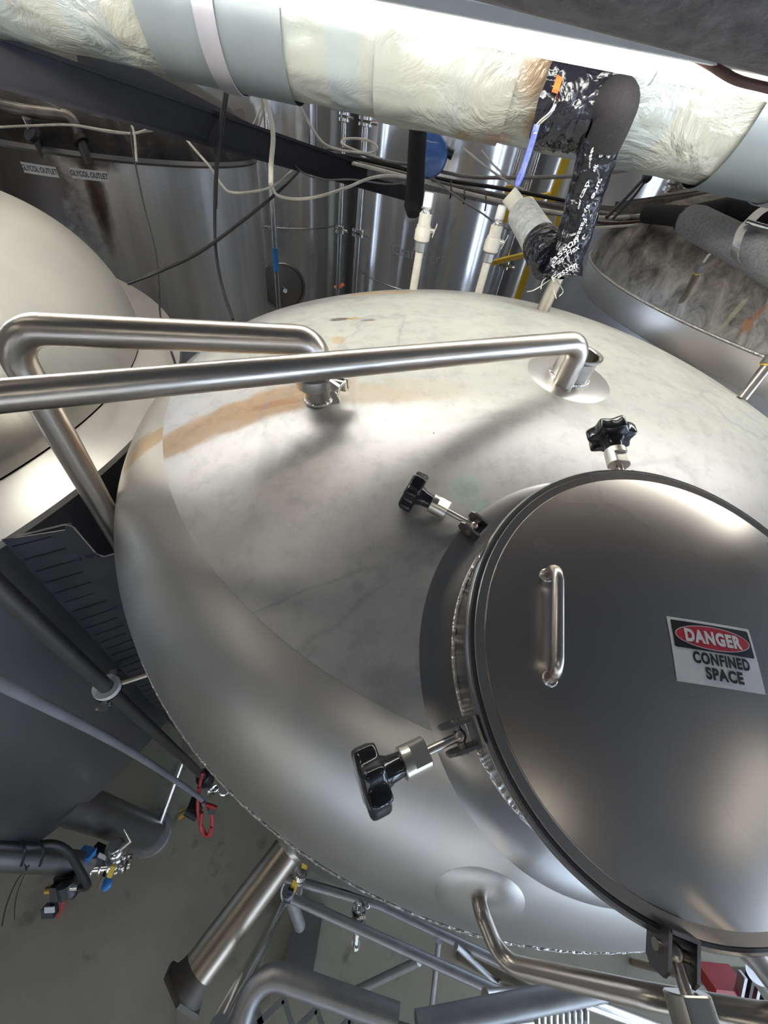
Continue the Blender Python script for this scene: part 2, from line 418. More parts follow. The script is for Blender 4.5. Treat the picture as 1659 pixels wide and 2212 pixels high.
    w = nz(nt, 2.2, 1); p = bumpn(nt, w.outputs[0], 0.35, 0.02, b)
    bumpn(nt, f.outputs[0], 0.10, 0.002, b, p)
    return m
M_head = head_material()
M_knuckle = steel('brushed_knuckle_steel', (0.57, 0.55, 0.52), 0.36, nscale=9, var=0.07, wob=0.10, wscale=2.5, metal=0.85)
M_knuckle_st = steel('stained_knuckle_steel', (0.57, 0.55, 0.52), 0.36, nscale=9, var=0.07, wob=0.10, wscale=2.5, metal=0.85)
nt_ = M_knuckle_st.node_tree; b_k = nt_.nodes['Principled BSDF']; src = b_k.inputs['Base Color'].links[0].from_socket
for p, sc, rot, colr, amt, sd in (((330, 950), (0.10, 0.030, 0.3), 0.45, (0.48, 0.33, 0.19), 0.85, 41), ((290, 975), (0.05, 0.04, 0.3), 0.45, (0.45, 0.32, 0.20), 0.8, 42), ((350, 850), (0.25, 0.10, 0.4), 0.9, (0.60, 0.58, 0.51), 0.8, 43)):
    src = mixc(nt_, mul(nt_, blob(nt_, tank_loc(*p), sc, rot, 0.35, 14, (0.65, 1.0), sd), amt), src, colr)
lk(nt_, src, b_k.inputs['Base Color'])
M_lid = steel('polished_lid_steel', (0.48, 0.44, 0.40), 0.27, nscale=5, var=0.10)
M_neck = steel('neck_steel', (0.50, 0.48, 0.46), 0.24, nscale=10)
M_pad = steel('dark_repad_steel', (0.36, 0.35, 0.34), 0.30, nscale=14)
M_shell = steel('brushed_shell_steel', (0.45, 0.45, 0.46), 0.32, nscale=4, var=0.12, stretch=(1, 1, 0.15), brush=0.1, bstretch=(30, 30, 1))

# ------------------------------------------------------------------ THE ROOM
def slab(name, pts, mat):
    m = MB(); k = m.ring(pts); m.f.append(tuple(k)); return struct(m.build(name, mat, base=m.low(), smooth=False))
def concrete():
    m, nt, b = newmat('wet_concrete')
    n = nz(nt, 1.2, 8, rough=0.6); d = nz(nt, 7, 8, dist=0.5)
    c = ramp(nt, n.outputs[0], [(0.3, (0.235, 0.215, 0.16)), (0.7, (0.37, 0.345, 0.275))]).outputs[0]
    c = mixc(nt, ramp(nt, d.outputs[0], [(0.6, 0), (0.72, 0.6)]).outputs[0], c, (0.07, 0.062, 0.048))
    lk(nt, c, b.inputs['Base Color'])
    wet = blob(nt, (0.35, -0.1, 0), (0.65, 0.6, 1), 0.3, 0.35, 3, (0.75, 0.95), 4)
    lk(nt, mixv(nt, wet, 0.55, 0.12), b.inputs['Roughness'])
    bumpn(nt, nz(nt, 45, 5).outputs[0], 0.25, 0.006, b); return m
M_concrete = concrete()
M_wall = plain('painted_wall', (0.50, 0.47, 0.40), 0.7, var=0.06, nscale=2)
M_wall_grey = plain('grey_block_wall', (0.30, 0.30, 0.30), 0.8, var=0.15, nscale=3)
M_ceil = plain('dark_roof_deck', (0.10, 0.098, 0.10), 0.85, var=0.2, nscale=3)
X0, X1, Y0, Y1, ZT = -7.0, 7.5, -6.0, 9.5, 2.6
def wall_box(name, c, d, mat): return struct(MB().box(c, d).build(name, mat, smooth=False, base=(c[0], c[1], c[2]-d[2]/2)))
wall_box('floor', ((X0+X1)/2, (Y0+Y1)/2, FLOOR-0.1), (X1-X0, Y1-Y0, 0.2), M_concrete)
wall_box('ceiling', ((X0+X1)/2, (Y0+Y1)/2, ZT+0.1), (X1-X0, Y1-Y0, 0.2), M_ceil)
wall_box('wall_far', ((X0+X1)/2, Y1+0.1, (ZT+FLOOR)/2), (X1-X0, 0.2, ZT-FLOOR), M_wall)
wall_box('wall_near', ((X0+X1)/2, Y0-0.1, (ZT+FLOOR)/2), (X1-X0, 0.2, ZT-FLOOR), M_wall_grey)
wall_box('wall_left', (X0-0.1, (Y0+Y1)/2, (ZT+FLOOR)/2), (0.2, Y1-Y0, ZT-FLOOR), M_wall_grey)
wall_box('wall_right', (X1+0.1, (Y0+Y1)/2, (ZT+FLOOR)/2), (0.2, Y1-Y0, ZT-FLOOR), M_wall_grey)
M_pane = emit('blue_fill_pane', (0.66, 0.80, 1.0), WIN_FILL_E)
M_pane_w = emit('warm_fill_pane', (1.0, 0.96, 0.90), WIN_FILL_E*1.1)
M_winframe = plain('dark_window_frame', (0.05, 0.05, 0.055), 0.5)
wn = 0
def added_window(c, w, h, axis, pane=None):  # unseen glowing panes, placed and sized to brighten the back tanks
    global wn; wn += 1
    c = Vector(c); U = Vector((0, 1, 0)) if axis == 'x' else Vector((1, 0, 0)); Nn = Vector((1, 0, 0)) if axis == 'x' else Vector((0, 1, 0))
    if (c.dot(Nn) > 0): Nn = -Nn
    Z = Vector((0, 0, 1)); ax = (U, Nn, Z)
    m = MB()
    for s in (-1, 1): m.box(c+U*s*w/2+Nn*0.03, (0.07, 0.08, h+0.07), ax); m.box(c+Z*s*h/2+Nn*0.03, (w+0.07, 0.08, 0.07), ax)
    m.box(c+Nn*0.03, (0.04, 0.06, h), ax)
    fr = struct(m.build('added_window_%d' % wn, M_winframe, smooth=False, base=c-Z*h/2))
    MB().box(c+Nn*0.01, (w, 0.015, h), ax).build('pane', pane or M_pane, fr, smooth=False)
for y, w in ((3.2, 1.0), (4.6, 0.4), (5.9, 1.2), (7.6, 0.6)): added_window((X0, y, -0.9), w, 3.6, 'x')
for x, w, pn in ((-5.8, 0.22, 0), (-5.0, 0.3, 1), (-4.1, 0.2, 0), (-3.2, 0.25, 1), (-2.4, 0.2, 0), (-1.6, 0.28, 0), (-0.8, 0.2, 1), (0.1, 0.25, 0), (1.0, 0.25, 1), (1.9, 0.22, 0), (3.0, 0.4, 0), (4.3, 1.1, 0), (5.9, 1.0, 0)): added_window((x, Y0, -1.4), w, 2.7, 'y', M_pane_w if pn else None)  # narrow glowing strips added for bright stripes in the polished tanks
for y, w in ((-5.0, 1.0), (-3.5, 1.2), (-2.0, 0.5), (-0.8, 1.2), (0.7, 0.5), (1.9, 1.1), (3.4, 0.5), (4.8, 1.2), (6.6, 0.8)): added_window((X1, y, -0.9), w, 3.6, 'x')

# ------------------------------------------------------------------ MAIN TANK
T = thing('brewery_tank', 'big stainless steel tank in the foreground with stained dished top', 'tank', TB)
kn, cr = dishprof(DM)
SEAM = 0.85
O = Vector((TC.x, TC.y, RIM))
pk = [p for p in kn if p[0] > SEAM]; zs = dishz(SEAM)
MB().lathe(pk+[(SEAM, zs)], O, seg=200).build('knuckle_ring', M_knuckle_st, T)
MB().lathe([(SEAM, zs+0.0006)]+[p for p in kn if p[0] < SEAM]+cr[1:], O, seg=200).build('dished_head', M_head, T)
MB().lathe([(0.996, 0), (0.999, -0.012), (0.999, -1.55), (0.93, -1.60), (0.25, -1.95), (0.001, -1.97)], O, seg=160).build('shell', M_shell, T)
m = MB(); pts = []
for i in range(721):
    a = 2*PI*i/720; w = 1.0005+0.0004*math.sin(i*2.3)
    pts.append((TC.x+w*math.cos(a), TC.y+w*math.sin(a), RIM-0.004))
m.tube(pts, 0.0028, 8, False); m.build('weld_seam', M_weld, T)
LC = Vector((0.350, 0.2266, -0.377)); LN = Vector((0.024, -0.367, 1)).normalized(); LR = 0.240
LX, LY, _ = frame(LN, (1, 0, 0))
def lp(a, r, h=0.0): return LC+LN*h+(LX*math.cos(a)+LY*math.sin(a))*r
def neck_hit(a, r):
    p = lp(a, r)
    lo, hi = 0.0, 0.35
    for i in range(24):
        md = (lo+hi)/2; q = p-LN*md
        if q.z <= zdome(q.x, q.y): hi = md
        else: lo = md
    return q
m = MB().lathe([(0.2275, -0.20), (0.2275, -0.022), (0.230, -0.014), (0.238, -0.008), (LR, -0.003), (LR, 0.002), (0.238, 0.005), (0.234, 0.005), (0.2335, -0.004), (0.214, -0.004), (0.214, -0.05)], LC, LN, seg=160, hint=(1, 0, 0))
m.build('manway_neck', M_neck, T)
m = MB(); NS = 180; pr = None
for i in range(5):
    r = 0.226+(0.272-0.226)*i/4
    ring = []
    for j in range(NS):
        q = neck_hit(2*PI*j/NS, r); ring.append(q+ndome(q.x, q.y)*(0.0022 if i < 4 else 0.0))
    k = m.ring(ring)
    if pr: m.bridge(pr, k)
    pr = k
m.build('reinforcing_pad', M_pad, T)
m = MB(); pts = [neck_hit(2*PI*j/240, 0.229)+Vector((0, 0, 0.003+0.0007*math.sin(j*2.1))) for j in range(241)]
m.tube(pts, 0.0030, 8, False).build('neck_weld', M_weld, T)

def ferrule(px, py, r, h, name, flange, pad=None):
    p = hit(px, py); n = (ndome(p.x, p.y)+Vector((0, 0, 1))).normalized()
    m = MB().lathe([(r, -0.01), (r, h*0.82), (r+flange*0.5, h*0.88), (r+flange, h*0.92), (r+flange, h), (r, h), (r-0.003, h-0.002), (r-0.003, -0.01)], p, n, seg=48)
    m.build(name, M_neck, T)
    pts = [p+frame(n)[0]*((r+0.002)*math.cos(t))+frame(n)[1]*((r+0.002)*math.sin(t))+n*0.002 for t in [2*PI*i/48 for i in range(49)]]
    MB().tube(pts, 0.003, 8, False).build(name+'_weld', M_weld, T)
    if pad:
        m = MB(); pr = None
        for i in range(4):
            rr = r+(pad-r)*i/3; ring = []
            for j in range(64):
                a = 2*PI*j/64; x, y = p.x+rr*math.cos(a), p.y+rr*math.sin(a); ring.append(Vector((x, y, zdome(x, y)+(0.0025 if i < 3 else 0.0))))
            k = m.ring(ring)
            if pr: m.bridge(pr, k)
            pr = k
        m.build('port_pad', M_knuckle, T)
    return p, n
PA, NA = ferrule(1228, 814, 0.0375, 0.052, 'vent_port', 0.005, pad=0.085)
PB, NB = ferrule(690, 862, 0.0245, 0.040, 'clamp_port', 0.008)
# lifting rail welded to the near side of the head, with its round pad
pr0 = hit(1036, 1938)
m = MB(); pr = None
for i in range(6):
    rr = 0.00001+0.053*i/5; ring = []
    for j in range(56):
        a = 2*PI*j/56; n0 = ndome(pr0.x, pr0.y); x_, y_, _ = frame(n0); q = pr0+x_*rr*math.cos(a)+y_*rr*math.sin(a)
        ring.append(Vector((q.x, q.y, zdome(q.x, q.y)))+n0*(0.0025 if i < 5 else 0.0))
    k = m.ring(ring)
    if pr: m.bridge(pr, k)
    pr = k
m.build('rail_pad', M_knuckle, T)
rail = fillet([pr0-Vector((0, 0, .005)), pr0+ndome(pr0.x, pr0.y)*0.012, atd(1083, 2080, 0.43), atd(1400, 2152, 0.345), atd(1800, 2225, 0.30), Vector((0.52, 0.022, zdome(0.52, 0.022)))], 0.045)
MB().tube(rail, 0.0090, 20).build('guard_rail', M_satin, T)
# side leg tube with flared foot plate
leg0 = atz(632, 1822, -1.75); leg1 = atz(398, 2136, -1.80); ld = (leg1-leg0).normalized()
LEG = 0.050
MB().cyl(leg0-ld*0.10, leg1, LEG, seg=40).build('leg', M_dull, T)
MB().lathe([(0.066, -0.12), (0.062, 0.0), (0.052, 0.02), (0.050, 0.024)], leg0, ld, seg=40).build('leg_collar', M_satin, T)
m = MB().lathe([(0.0502, -0.050), (0.053, -0.03), (0.060, -0.012), (0.066, -0.004), (0.066, 0.004)], leg1, ld, seg=48)
m.lathe([(0.050, -0.007), (0.076, -0.005), (0.079, 0.0), (0.079, 0.007), (0.001, 0.008)], leg1, ld, seg=6, hint=(0.3, 0, 1))
m.build('leg_foot', M_foot, T, ang=25)
# two more legs standing on the floor under the tank
for a in (0.6, 2.4):
    x, y = TC.x+0.9*math.cos(a), TC.y+0.9*math.sin(a)
    MB().cyl((x, y, FLOOR), (x, y, RIM-1.45), 0.05, seg=24).build('leg', M_dull, T)
# bead-like bracket pair for every swing bolt is part of its own clamp

# ------------------------------------------------------------------ MANWAY LID
LID = thing('manway_lid', 'round polished steel manway lid with danger sign, closed over the hatch', 'lid', LC-LN*0.01)
HC = 0.034
def lidh(r): return 0.010+HC*(1-(r/0.221)**2) if r < 0.221 else 0.010
prof = [(0.2325, -0.001), (0.2325, 0.006), (0.231, 0.008), (0.2215, 0.008), (0.2205, 0.0095)]+[(0.2205*(1-i/30), lidh(0.2205*(1-i/30))) for i in range(0, 30)]+[(0.0001, lidh(0))]
MB().lathe(prof, LC, LN, seg=180, hint=(1, 0, 0)).build('lid_plate', M_lid, LID)
MB().lathe([(0.2335, -0.002), (0.2355, -0.002), (0.2355, 0.006), (0.2325, 0.0065), (0.2325, -0.002)], LC, LN, seg=160, hint=(1, 0, 0)).build('gasket', M_rubber, LID)
def lid_hit(px, py, off=0.0):
    r = ray(px, py).normalized(); t = 0.1
    while t < 2:
        q = r*t-LC; h = q.dot(LN); rr = (q-LN*h).length
        if rr < 0.24 and h <= lidh(rr)+off: return r*t
        t += 0.0008
    return atd(px, py, 0.45)
f0 = lid_hit(1180, 1244); f1 = lid_hit(1187, 1466)
up = LN*0.036
ha = lid_hit(1206, 1222, 0.034); hb = lid_hit(1205, 1450, 0.034)
path = fillet([f0-LN*0.003, ha, hb, f1-LN*0.003], 0.016, 8)
MB().tube(path, 0.0058, 18).build('lid_handle', M_satin, LID)
for q in (f0, f1):
    pts = [q+LX*0.0068*math.cos(t)+LY*0.0068*math.sin(t)+LN*0.001 for t in [2*PI*i/24 for i in range(25)]]
    MB().tube(pts, 0.0013, 6, False).build('handle_weld', M_weld, LID)

# danger sign lying on the lid
SQ = [lid_hit(*p) for p in ((1438, 1331), (1615, 1360), (1652, 1501), (1461, 1471))]
def sign_pt(u, v, off):      # u right 0..1, v down 0..1
    p = (SQ[0]*(1-u)+SQ[1]*u)*(1-v)+(SQ[3]*(1-u)+SQ[2]*u)*v
    q = p-LC; h = q.dot(LN); rr = (q-LN*h).length
    return p+LN*(lidh(rr)-h+off)
S = thing('danger_sign', 'white rectangular DANGER CONFINED SPACE sticker on the manway lid', 'sign', sign_pt(0.5, 0.5, 0))
MB().grid(lambda u, v: sign_pt(u, 1-v, 0.0006), 40, 32).build('sign_panel', M_label, S)
SA = 1.30   # width over height of the sign
def rrect(u0, v0, u1, v1, r, n=6):
    out = []
    for cu, cv, a0 in ((u1-r, v1-r*SA, 0), (u0+r, v1-r*SA, PI/2), (u0+r, v0+r*SA, PI), (u1-r, v0+r*SA, 1.5*PI)):
        for i in range(n+1): a = a0+PI/2*i/n; out.append((cu+r*math.cos(a), cv+r*SA*math.sin(a)))
    dense = []
    for i in range(len(out)):
        p, q = out[i], out[(i+1) % len(out)]; k = max(1, int(math.hypot(q[0]-p[0], q[1]-p[1])/0.04))
        dense += [(p[0]+(q[0]-p[0])*t/k, p[1]+(q[1]-p[1])*t/k) for t in range(k)]
    return dense
def flat(poly, off, name, mat, par):
    m = MB(); cu = sum(p[0] for p in poly)/len(poly); cv = sum(p[1] for p in poly)/len(poly)
    pr = m.ring([sign_pt(cu, cv, off)]*len(poly))
    for s in (0.15, 0.3, 0.45, 0.6, 0.75, 0.88, 1.0):
        k = m.ring([sign_pt(cu+(u-cu)*s, cv+(v-cv)*s, off) for u, v in poly]); m.bridge(pr, k); pr = k
    return m.build(name, mat, par)
flat(rrect(0.035, 0.045, 0.965, 0.475, 0.02), 0.0010, 'header_panel', M_black_ink, S)
ell = lambda a, b: [(0.5+a*math.cos(2*PI*i/48), 0.262+b*math.sin(2*PI*i/48)) for i in range(48)]
flat(ell(0.442, 0.190), 0.0013, 'oval_border', M_white_ink, S)
flat(ell(0.430, 0.176), 0.0016, 'red_oval', M_red_ink, S)
def sign_text(body, u, v, hgt, wid, bold, off, name, mat):
    g = text_geo(body, 1.0, bold, spacing=1.14); xs = [a for a, b in g[0]]; ys = [b for a, b in g[0]]
    sx = wid/(max(xs)-min(xs)); sy = hgt/(max(ys)-min(ys)); cx = (max(xs)+min(xs))/2; cy = (max(ys)+min(ys))/2
    m = MB(); put_text(m, g, lambda a, b: sign_pt(u+(a-cx)*sx, v-(b-cy)*sy, off)); m.build(name, mat, S, smooth=False)
sign_text('DANGER', 0.500, 0.262, 0.215, 0.67, 0.055, 0.0019, 'danger_lettering', M_white_ink)
sign_text('CONFINED', 0.545, 0.595, 0.185, 0.66, 0.050, 0.0012, 'confined_lettering', M_black_ink)
sign_text('SPACE', 0.545, 0.815, 0.185, 0.43, 0.050, 0.0012, 'space_lettering', M_black_ink)

# ------------------------------------------------------------------ SWING BOLT CLAMPS
def star(mb, org, X, Y, Z, ro, th, lobes=7):
    poly = []
    n = lobes*12
    for i in range(n):
        a = 2*PI*i/n; c = math.cos(lobes*a)
        r = ro*(0.80+0.20*(1-abs(math.sin(lobes*a/2))**1.35)) if True else ro
        poly.append((r*math.cos(a), r*math.sin(a)))
    prev = None
    for s, h in ((0.2, 0.0), (0.90, 0.0), (0.97, th*0.06), (1.0, th*0.2), (1.0, th*0.75), (0.96, th*0.92), (0.86, th), (0.2, th*1.02)):
        k = mb.ring([org+X*(u*s)+Y*(v*s)+Z*h for u, v in poly])
        if prev: mb.bridge(prev, k)
        else: mb.f.append(tuple(reversed(k)))
        prev = k
    mb.f.append(tuple(prev))
def clamp(brk, knob, label, kr=0.0325, scale=1.0, hint=None, nut_at=None):
    if nut_at is not None:
        knob = nut_at+(nut_at-brk).normalized()*(0.027+0.020+0.0105)*scale
    d = (knob-brk); L = d.length; d.normalize()
    c = thing('swing_bolt_clamp', label, 'clamp', brk, 'star knob clamps around the manway lid')
    X, Y, Z = frame(d, hint)
    # bracket: two ears and a back plate, square to the neck
    rel = brk-LC; rel = (rel-LN*rel.dot(LN)).normalized(); side = LN.cross(rel)
    m = MB()
    for s in (-1, 1):
        poly = [(-0.016, -0.014), (0.011, -0.014), (0.017, -0.008), (0.017, 0.006), (0.011, 0.011), (-0.016, 0.011)]
        m.prism(poly, brk+side*(s*0.012-0.0015), rel, LN, side, 0.003)
    m.box(brk-rel*0.015, (0.003, 0.024, 0.025), (rel, side, LN)); m.build('bracket', M_dark_steel, c, ang=30)
    m = MB(); m.cyl(brk-side*0.0165, brk+side*0.0165, 0.0042, seg=16); m.sphere(brk, 0.0072, n=10); m.build('pivot_pin', M_satin, c)
    nl = 0.027*scale; hub = 0.020*scale; kt = 0.021*scale
    k0 = knob-d*kt*0.5; h0 = k0-d*hub; n0 = h0-d*nl
    MB().cyl(brk, h0, 0.0042*scale, seg=18).build('bolt_rod', M_satin, c)
    nr = 0.0145*scale; m = MB(); ring = []
    prof = []
    NSEG = 40
    def cut(i, flatted):
        a = 2*PI*i/NSEG; r = nr
        x, y = r*math.cos(a), r*math.sin(a)
        if flatted: x = max(-nr*0.74, min(nr*0.74, x))
        return x, y
    prev = None
    for h, fl, s in ((0, 1, 0.93), (0.001, 1, 1), (nl*0.62, 1, 1), (nl*0.64, 0, 1), (nl-0.001, 0, 1), (nl, 0, 0.94)):
        k = m.ring([n0+d*h+X*(cut(i, fl)[0]*s)+Y*(cut(i, fl)[1]*s) for i in range(NSEG)])
        if prev: m.bridge(prev, k)
        else: m.f.append(tuple(reversed(k)))
        prev = k
    m.f.append(tuple(prev)); m.build('nut', M_cast, c, ang=25)
    MB().lathe([(0.0105*scale, 0), (0.011*scale, 0.002), (0.012*scale, hub*0.6), (0.016*scale, hub)], h0, d, seg=32).build('knob_hub', M_knob, c)
    m = MB(); star(m, k0, X, Y, Z, kr, kt); m.build('star_knob', M_knob, c, ang=50)
    return c
clamp(atd(1024, 1136, 0.560), atd(892, 1063, 0.570), 'black star knob clamp left of the lid, pointing up and left', 0.0325)
clamp(atd(992, 1590, 0.385), atd(802, 1682, 0.352), 'largest black star knob clamp, lower left beside the lid', 0.0305, 1.0)
clamp(atd(1348, 1040, 0.545), atd(1318, 940, 0.592), 'black star knob clamp behind the top of the lid', 0.0345, 1.05)
clamp(atd(1456, 2056, 0.322), None, 'nearest swing bolt clamp at the bottom edge of the lid', 0.0325, 1.15, nut_at=atd(1482, 2142, 0.308))
# hinge arm passing out of the lower right corner
hg = thing('hinge_arm', 'steel hinge arm tube leaving the lid at the lower right corner', 'arm', atd(1600, 2080, 0.34))
MB().cyl(atd(1625, 2060, 0.36), atd(1760, 2230, 0.27), 0.009, seg=20).build('arm_tube', M_satin, hg)

# ------------------------------------------------------------------ CIP TUBES ABOVE THE TANK
topA = PA+NA*0.05
a_end = Vector((PA.x+0.012, PA.y-0.008, PA.z+0.09))
b0 = atd(1235, 738, 0.700); b1 = atd(0, 855, 0.44); dirb = (b1-b0).normalized()
corner = atd(1262, 738, 0.703)
path = fillet([Vector((corner.x, corner.y, PA.z-0.02)), corner, b1+dirb*0.45], 0.036, 10)
v1 = thing('vent_tube', 'long straight steel tube crossing low over the tank into the open port', 'tube', Vector((corner.x, corner.y, PA.z)))
MB().tube(path, 0.0192, 32).build('tube', M_satin, v1)
c2 = PB+NB*0.045
el = Vector((c2.x, c2.y, c2.z+0.085))
lft = atd(0, 708, 0.575); rgt = atd(640, 712, 0.68)
el = Vector((c2.x, c2.y, 0)); el.z = rgt.z+(rgt.z-lft.z)/max(0.05, (rgt-lft).length)*0.08
path = fillet([c2, el, lft, Vector((lft.x-0.0, lft.y-0.0, -2.2))], 0.062, 12)
v2 = thing('spray_tube', 'bent steel tube clamped to the small port and dropping between the tanks', 'tube', c2)
MB().tube(path, 0.0240, 36).build('tube', M_satin, v2)
for t in (3,):
    pass
MB().lathe([(0.0255, 0.0), (0.033, 0.003), (0.033, 0.007), (0.0255, 0.010)], c2, NB, seg=40).build('end_flange', M_neck, v2)
# tri clamp on the port
tcl = thing('tri_clamp', 'small hinged steel clamp with wing nut on the tank port', 'clamp', c2-NB*0.012)
MB().lathe([(0.0335, -0.013), (0.0385, -0.010), (0.0395, 0.0), (0.0385, 0.010), (0.0335, 0.013)], c2, NB, seg=48).build('clamp_band', M_bright, tcl)
cx, cy, cz = frame(NB, (1, -0.25, 0)); e0 = c2+cx*0.040
m = MB()
for s in (-1, 1): m.box(e0+cx*0.010+cy*s*0.006, (0.026, 0.006, 0.018), (cx, cy, cz))
m.build('clamp_ears', M_bright, tcl)
m = MB().cyl(e0+cx*0.014-cy*0.032, e0+cx*0.014+cy*0.014, 0.0035, seg=12); m.build('clamp_bolt', M_bright, tcl)
wn_ = e0+cx*0.014-cy*0.026; m = MB(); m.cyl(wn_, wn_-cy*0.012, 0.0075, seg=16)
m.prism([(-0.024, -0.007), (-0.016, 0.010), (0.0, 0.006), (0.016, 0.010), (0.024, -0.007), (0.0, -0.003)], wn_-cy*0.002, cz, cx, -cy, 0.006)
m.build('wing_nut', M_bright, tcl)

# ------------------------------------------------------------------ LEFT TANK
AC = Vector((-2.1, 0.8)); DA = dish(2.5, 0.3); R1 = 1.2; ZA = -0.725
TA = thing('brewery_tank', 'wide insulated tank at the left with pale domed top and flat steel shoulder ring', 'tank', Vector((AC.x, AC.y, FLOOR)))
k_, c_ = dishprof(DA)
def left_head():
    m, nt, b = newmat('pale_brushed_head'); n = nz(nt, 4, 8, stretch=(1, 4, 1), dist=0.6); n2 = nz(nt, 1.5, 3)
    c = ramp(nt, n.outputs[0], [(0.35, (0.52, 0.50, 0.46)), (0.6, (0.60, 0.58, 0.53)), (0.75, (0.50, 0.48, 0.45))]).outputs[0]
    pale_zone = blob(nt, (0.25, 0.35, 2.4), (1.2, 0.85, 1.2), 0.2, 0.12, 4, (0.75, 1.0), 2)
    c = mixc(nt, mul(nt, pale_zone, 0.8), c, (0.58, 0.56, 0.50)); lk(nt, c, b.inputs['Base Color'])
    lk(nt, mixv(nt, mul(nt, pale_zone, 0.9), 0.9, 0.3), b.inputs['Metallic']); lk(nt, mixv(nt, pale_zone, 0.30, 0.5), b.inputs['Roughness']); return m
MB().lathe([(R1*r, R1*z) for r, z in k_+c_[1:]], (AC.x, AC.y, ZA), seg=180).build('dished_head', left_head(), TA)
M_should = plain('stained_shoulder', (0.58, 0.56, 0.52), 0.38, metal=0.7, var=0.07, nscale=5)
MB().lathe([(1.335, -0.015), (1.332, 0.0), (1.20, 0.03), (1.195, 0.018)], (AC.x, AC.y, -0.76), seg=180).build('shoulder_ring', M_should, TA)
M_shellA = steel('left_shell_steel', (0.34, 0.34, 0.36), 0.36, nscale=3, var=0.25, stretch=(1, 1, 0.2), brush=0.1, bstretch=(30, 30, 1))
MB().lathe([(1.33, -0.76), (1.33, -2.10), (1.31, -2.12), (0.9, -2.16), (0.2, -2.5), (0.01, -2.5)], (AC.x, AC.y, 0), seg=160).build('shell', M_shellA, TA)
for (x, y) in ((-0.93, 0.06), (-2.9, 1.6), (-1.6, 1.75), (-2.9, -0.1)):
    lg = MB().cyl((x-0.0, y, FLOOR+0.02), (x-0.12, y+0.03, -2.05), 0.075, seg=36).build('leg', M_dark_steel, TA)
    MB().lathe([(0.001, 0.0), (0.098, 0.0), (0.102, 0.010), (0.098, 0.022), (0.06, 0.028)], (x, y, FLOOR), seg=40).build('foot_pad', M_galv, lg)
# outlet pipe dropping beside it, with white clamp
px_, py_ = -0.672, 0.302
dp = thing('drop_pipe', 'dark steel drop pipe running down between the two nearest tanks', 'pipe', Vector((px_, py_, -2.55)))
MB().cyl((px_, py_, 0.3), (px_, py_, -2.52), 0.0180, seg=28).build('pipe', M_dark_steel, dp)
zc = -1.21
m = MB().lathe([(0.0185, -0.008), (0.0335, -0.008), (0.035, 0.0), (0.0335, 0.010), (0.0185, 0.010)], (px_, py_, zc), seg=40)
m.build('pipe_clip', M_white_pvc, dp)
MB().lathe([(0.0185, -0.022), (0.031, -0.020), (0.036, -0.012), (0.036, -0.009)], (px_, py_, zc), seg=40).build('clip_band', M_bright, dp)
rd = Vector((0.85, 0.525, 0)).normalized(); sd = Vector((-rd.y, rd.x, 0))
for s in (-1, 1):
    q = Vector((px_, py_, zc-0.015))+rd*(-0.012)*s+sd*s*(-0.043); m = MB(); m.cyl(q-rd*0.018, q+rd*0.018, 0.006, seg=12); m.box(q, (0.02, 0.018, 0.016), (rd, sd, Vector((0, 0, 1))))
    m.build('clip_bolt', M_dark_steel, dp)
MB().cyl(Vector((px_, py_, zc))+rd*0.038, Vector((px_, py_, zc))+rd*0.21, 0.0085, seg=16).build('standoff_rod', M_satin, dp)

# gauge board
g0 = Vector((-0.69, 0.369, 0)); gd = Vector((0.79, 0.61, 0)).normalized(); gn = Vector((gd.y, -gd.x, 0)); ZU = Vector((0, 0, 1))
G = thing('gauge_board', 'dark volume gauge board with barrel marks standing between the tanks', 'gauge', g0+Vector((0.05, 0.04, -2.45)))
top = -0.64; wB = 0.150
M_board = plain('gauge_board_steel', (0.075, 0.073, 0.08), 0.42, metal=0.6, var=0.15)
poly = [(0, -2.40), (0.118, -2.40), (0.128, -2.39), (0.128, -0.80), (wB, -0.795), (wB, -0.760), (0.122, -0.760), (0.112, -0.755)]
for i in range(5): a = i/4*PI/2; poly.append((0.092-0.0+0.014*(1-math.sin(a)), top-0.014*(1-math.cos(a))))
poly += [(0.0, top)]
m = MB()
m.tube([g0+gd*u+ZU*v+gn*0.001 for u, v in [(0.0, top), (0.092, top)] + [(0.092+0.014*(1-math.cos(a)) if False else 0.092+0.014*math.sin(a), top-0.014*(1-math.cos(a))) for a in (0.5, 1.0, 1.5)]+[(0.113, -0.745), (0.122, -0.7585), (wB, -0.760)]], 0.0016, 6, False)
m.build('board_edge', M_bright, G)
m = MB().prism(poly, g0, gd, ZU, gn, 0.002); nb_ = len(m.f); n = 0; z = top-0.022; labels = []
while z > -2.36:
    ln_ = 0.068 if n % 5 else 0.060
    if n % 5 == 2: labels.append(z)
    m.box(g0+gd*(0.006+ln_/2)+ZU*z+gn*0.0030, (ln_, 0.0006, 0.0024), (gd, gn, ZU)); z -= 0.0415; n += 1
bo = m.build('board', M_board, G, smooth=False); bo.data.materials.append(M_black_ink)
for f_ in range(nb_, len(bo.data.polygons)): bo.data.polygons[f_].material_index = 1
for z_, s in zip(labels, range(65, 0, -5)):
    m = MB(); put_text(m, text_geo('%d BBL' % s, 0.014, 0.0003, 1.0, 'LEFT', 1.15), lambda u, v: g0+gd*(0.072+u)+ZU*(z_+v)+gn*0.0034)
    m.build('gauge_lettering', M_blue_ink, bo, smooth=False)
for z_ in (-1.98, -2.26):
    MB().box(g0+gd*0.06+ZU*z_+gn*0.006, (0.125, 0.010, 0.007), (gd, gn, ZU)).build('crossbar', M_bright, G)

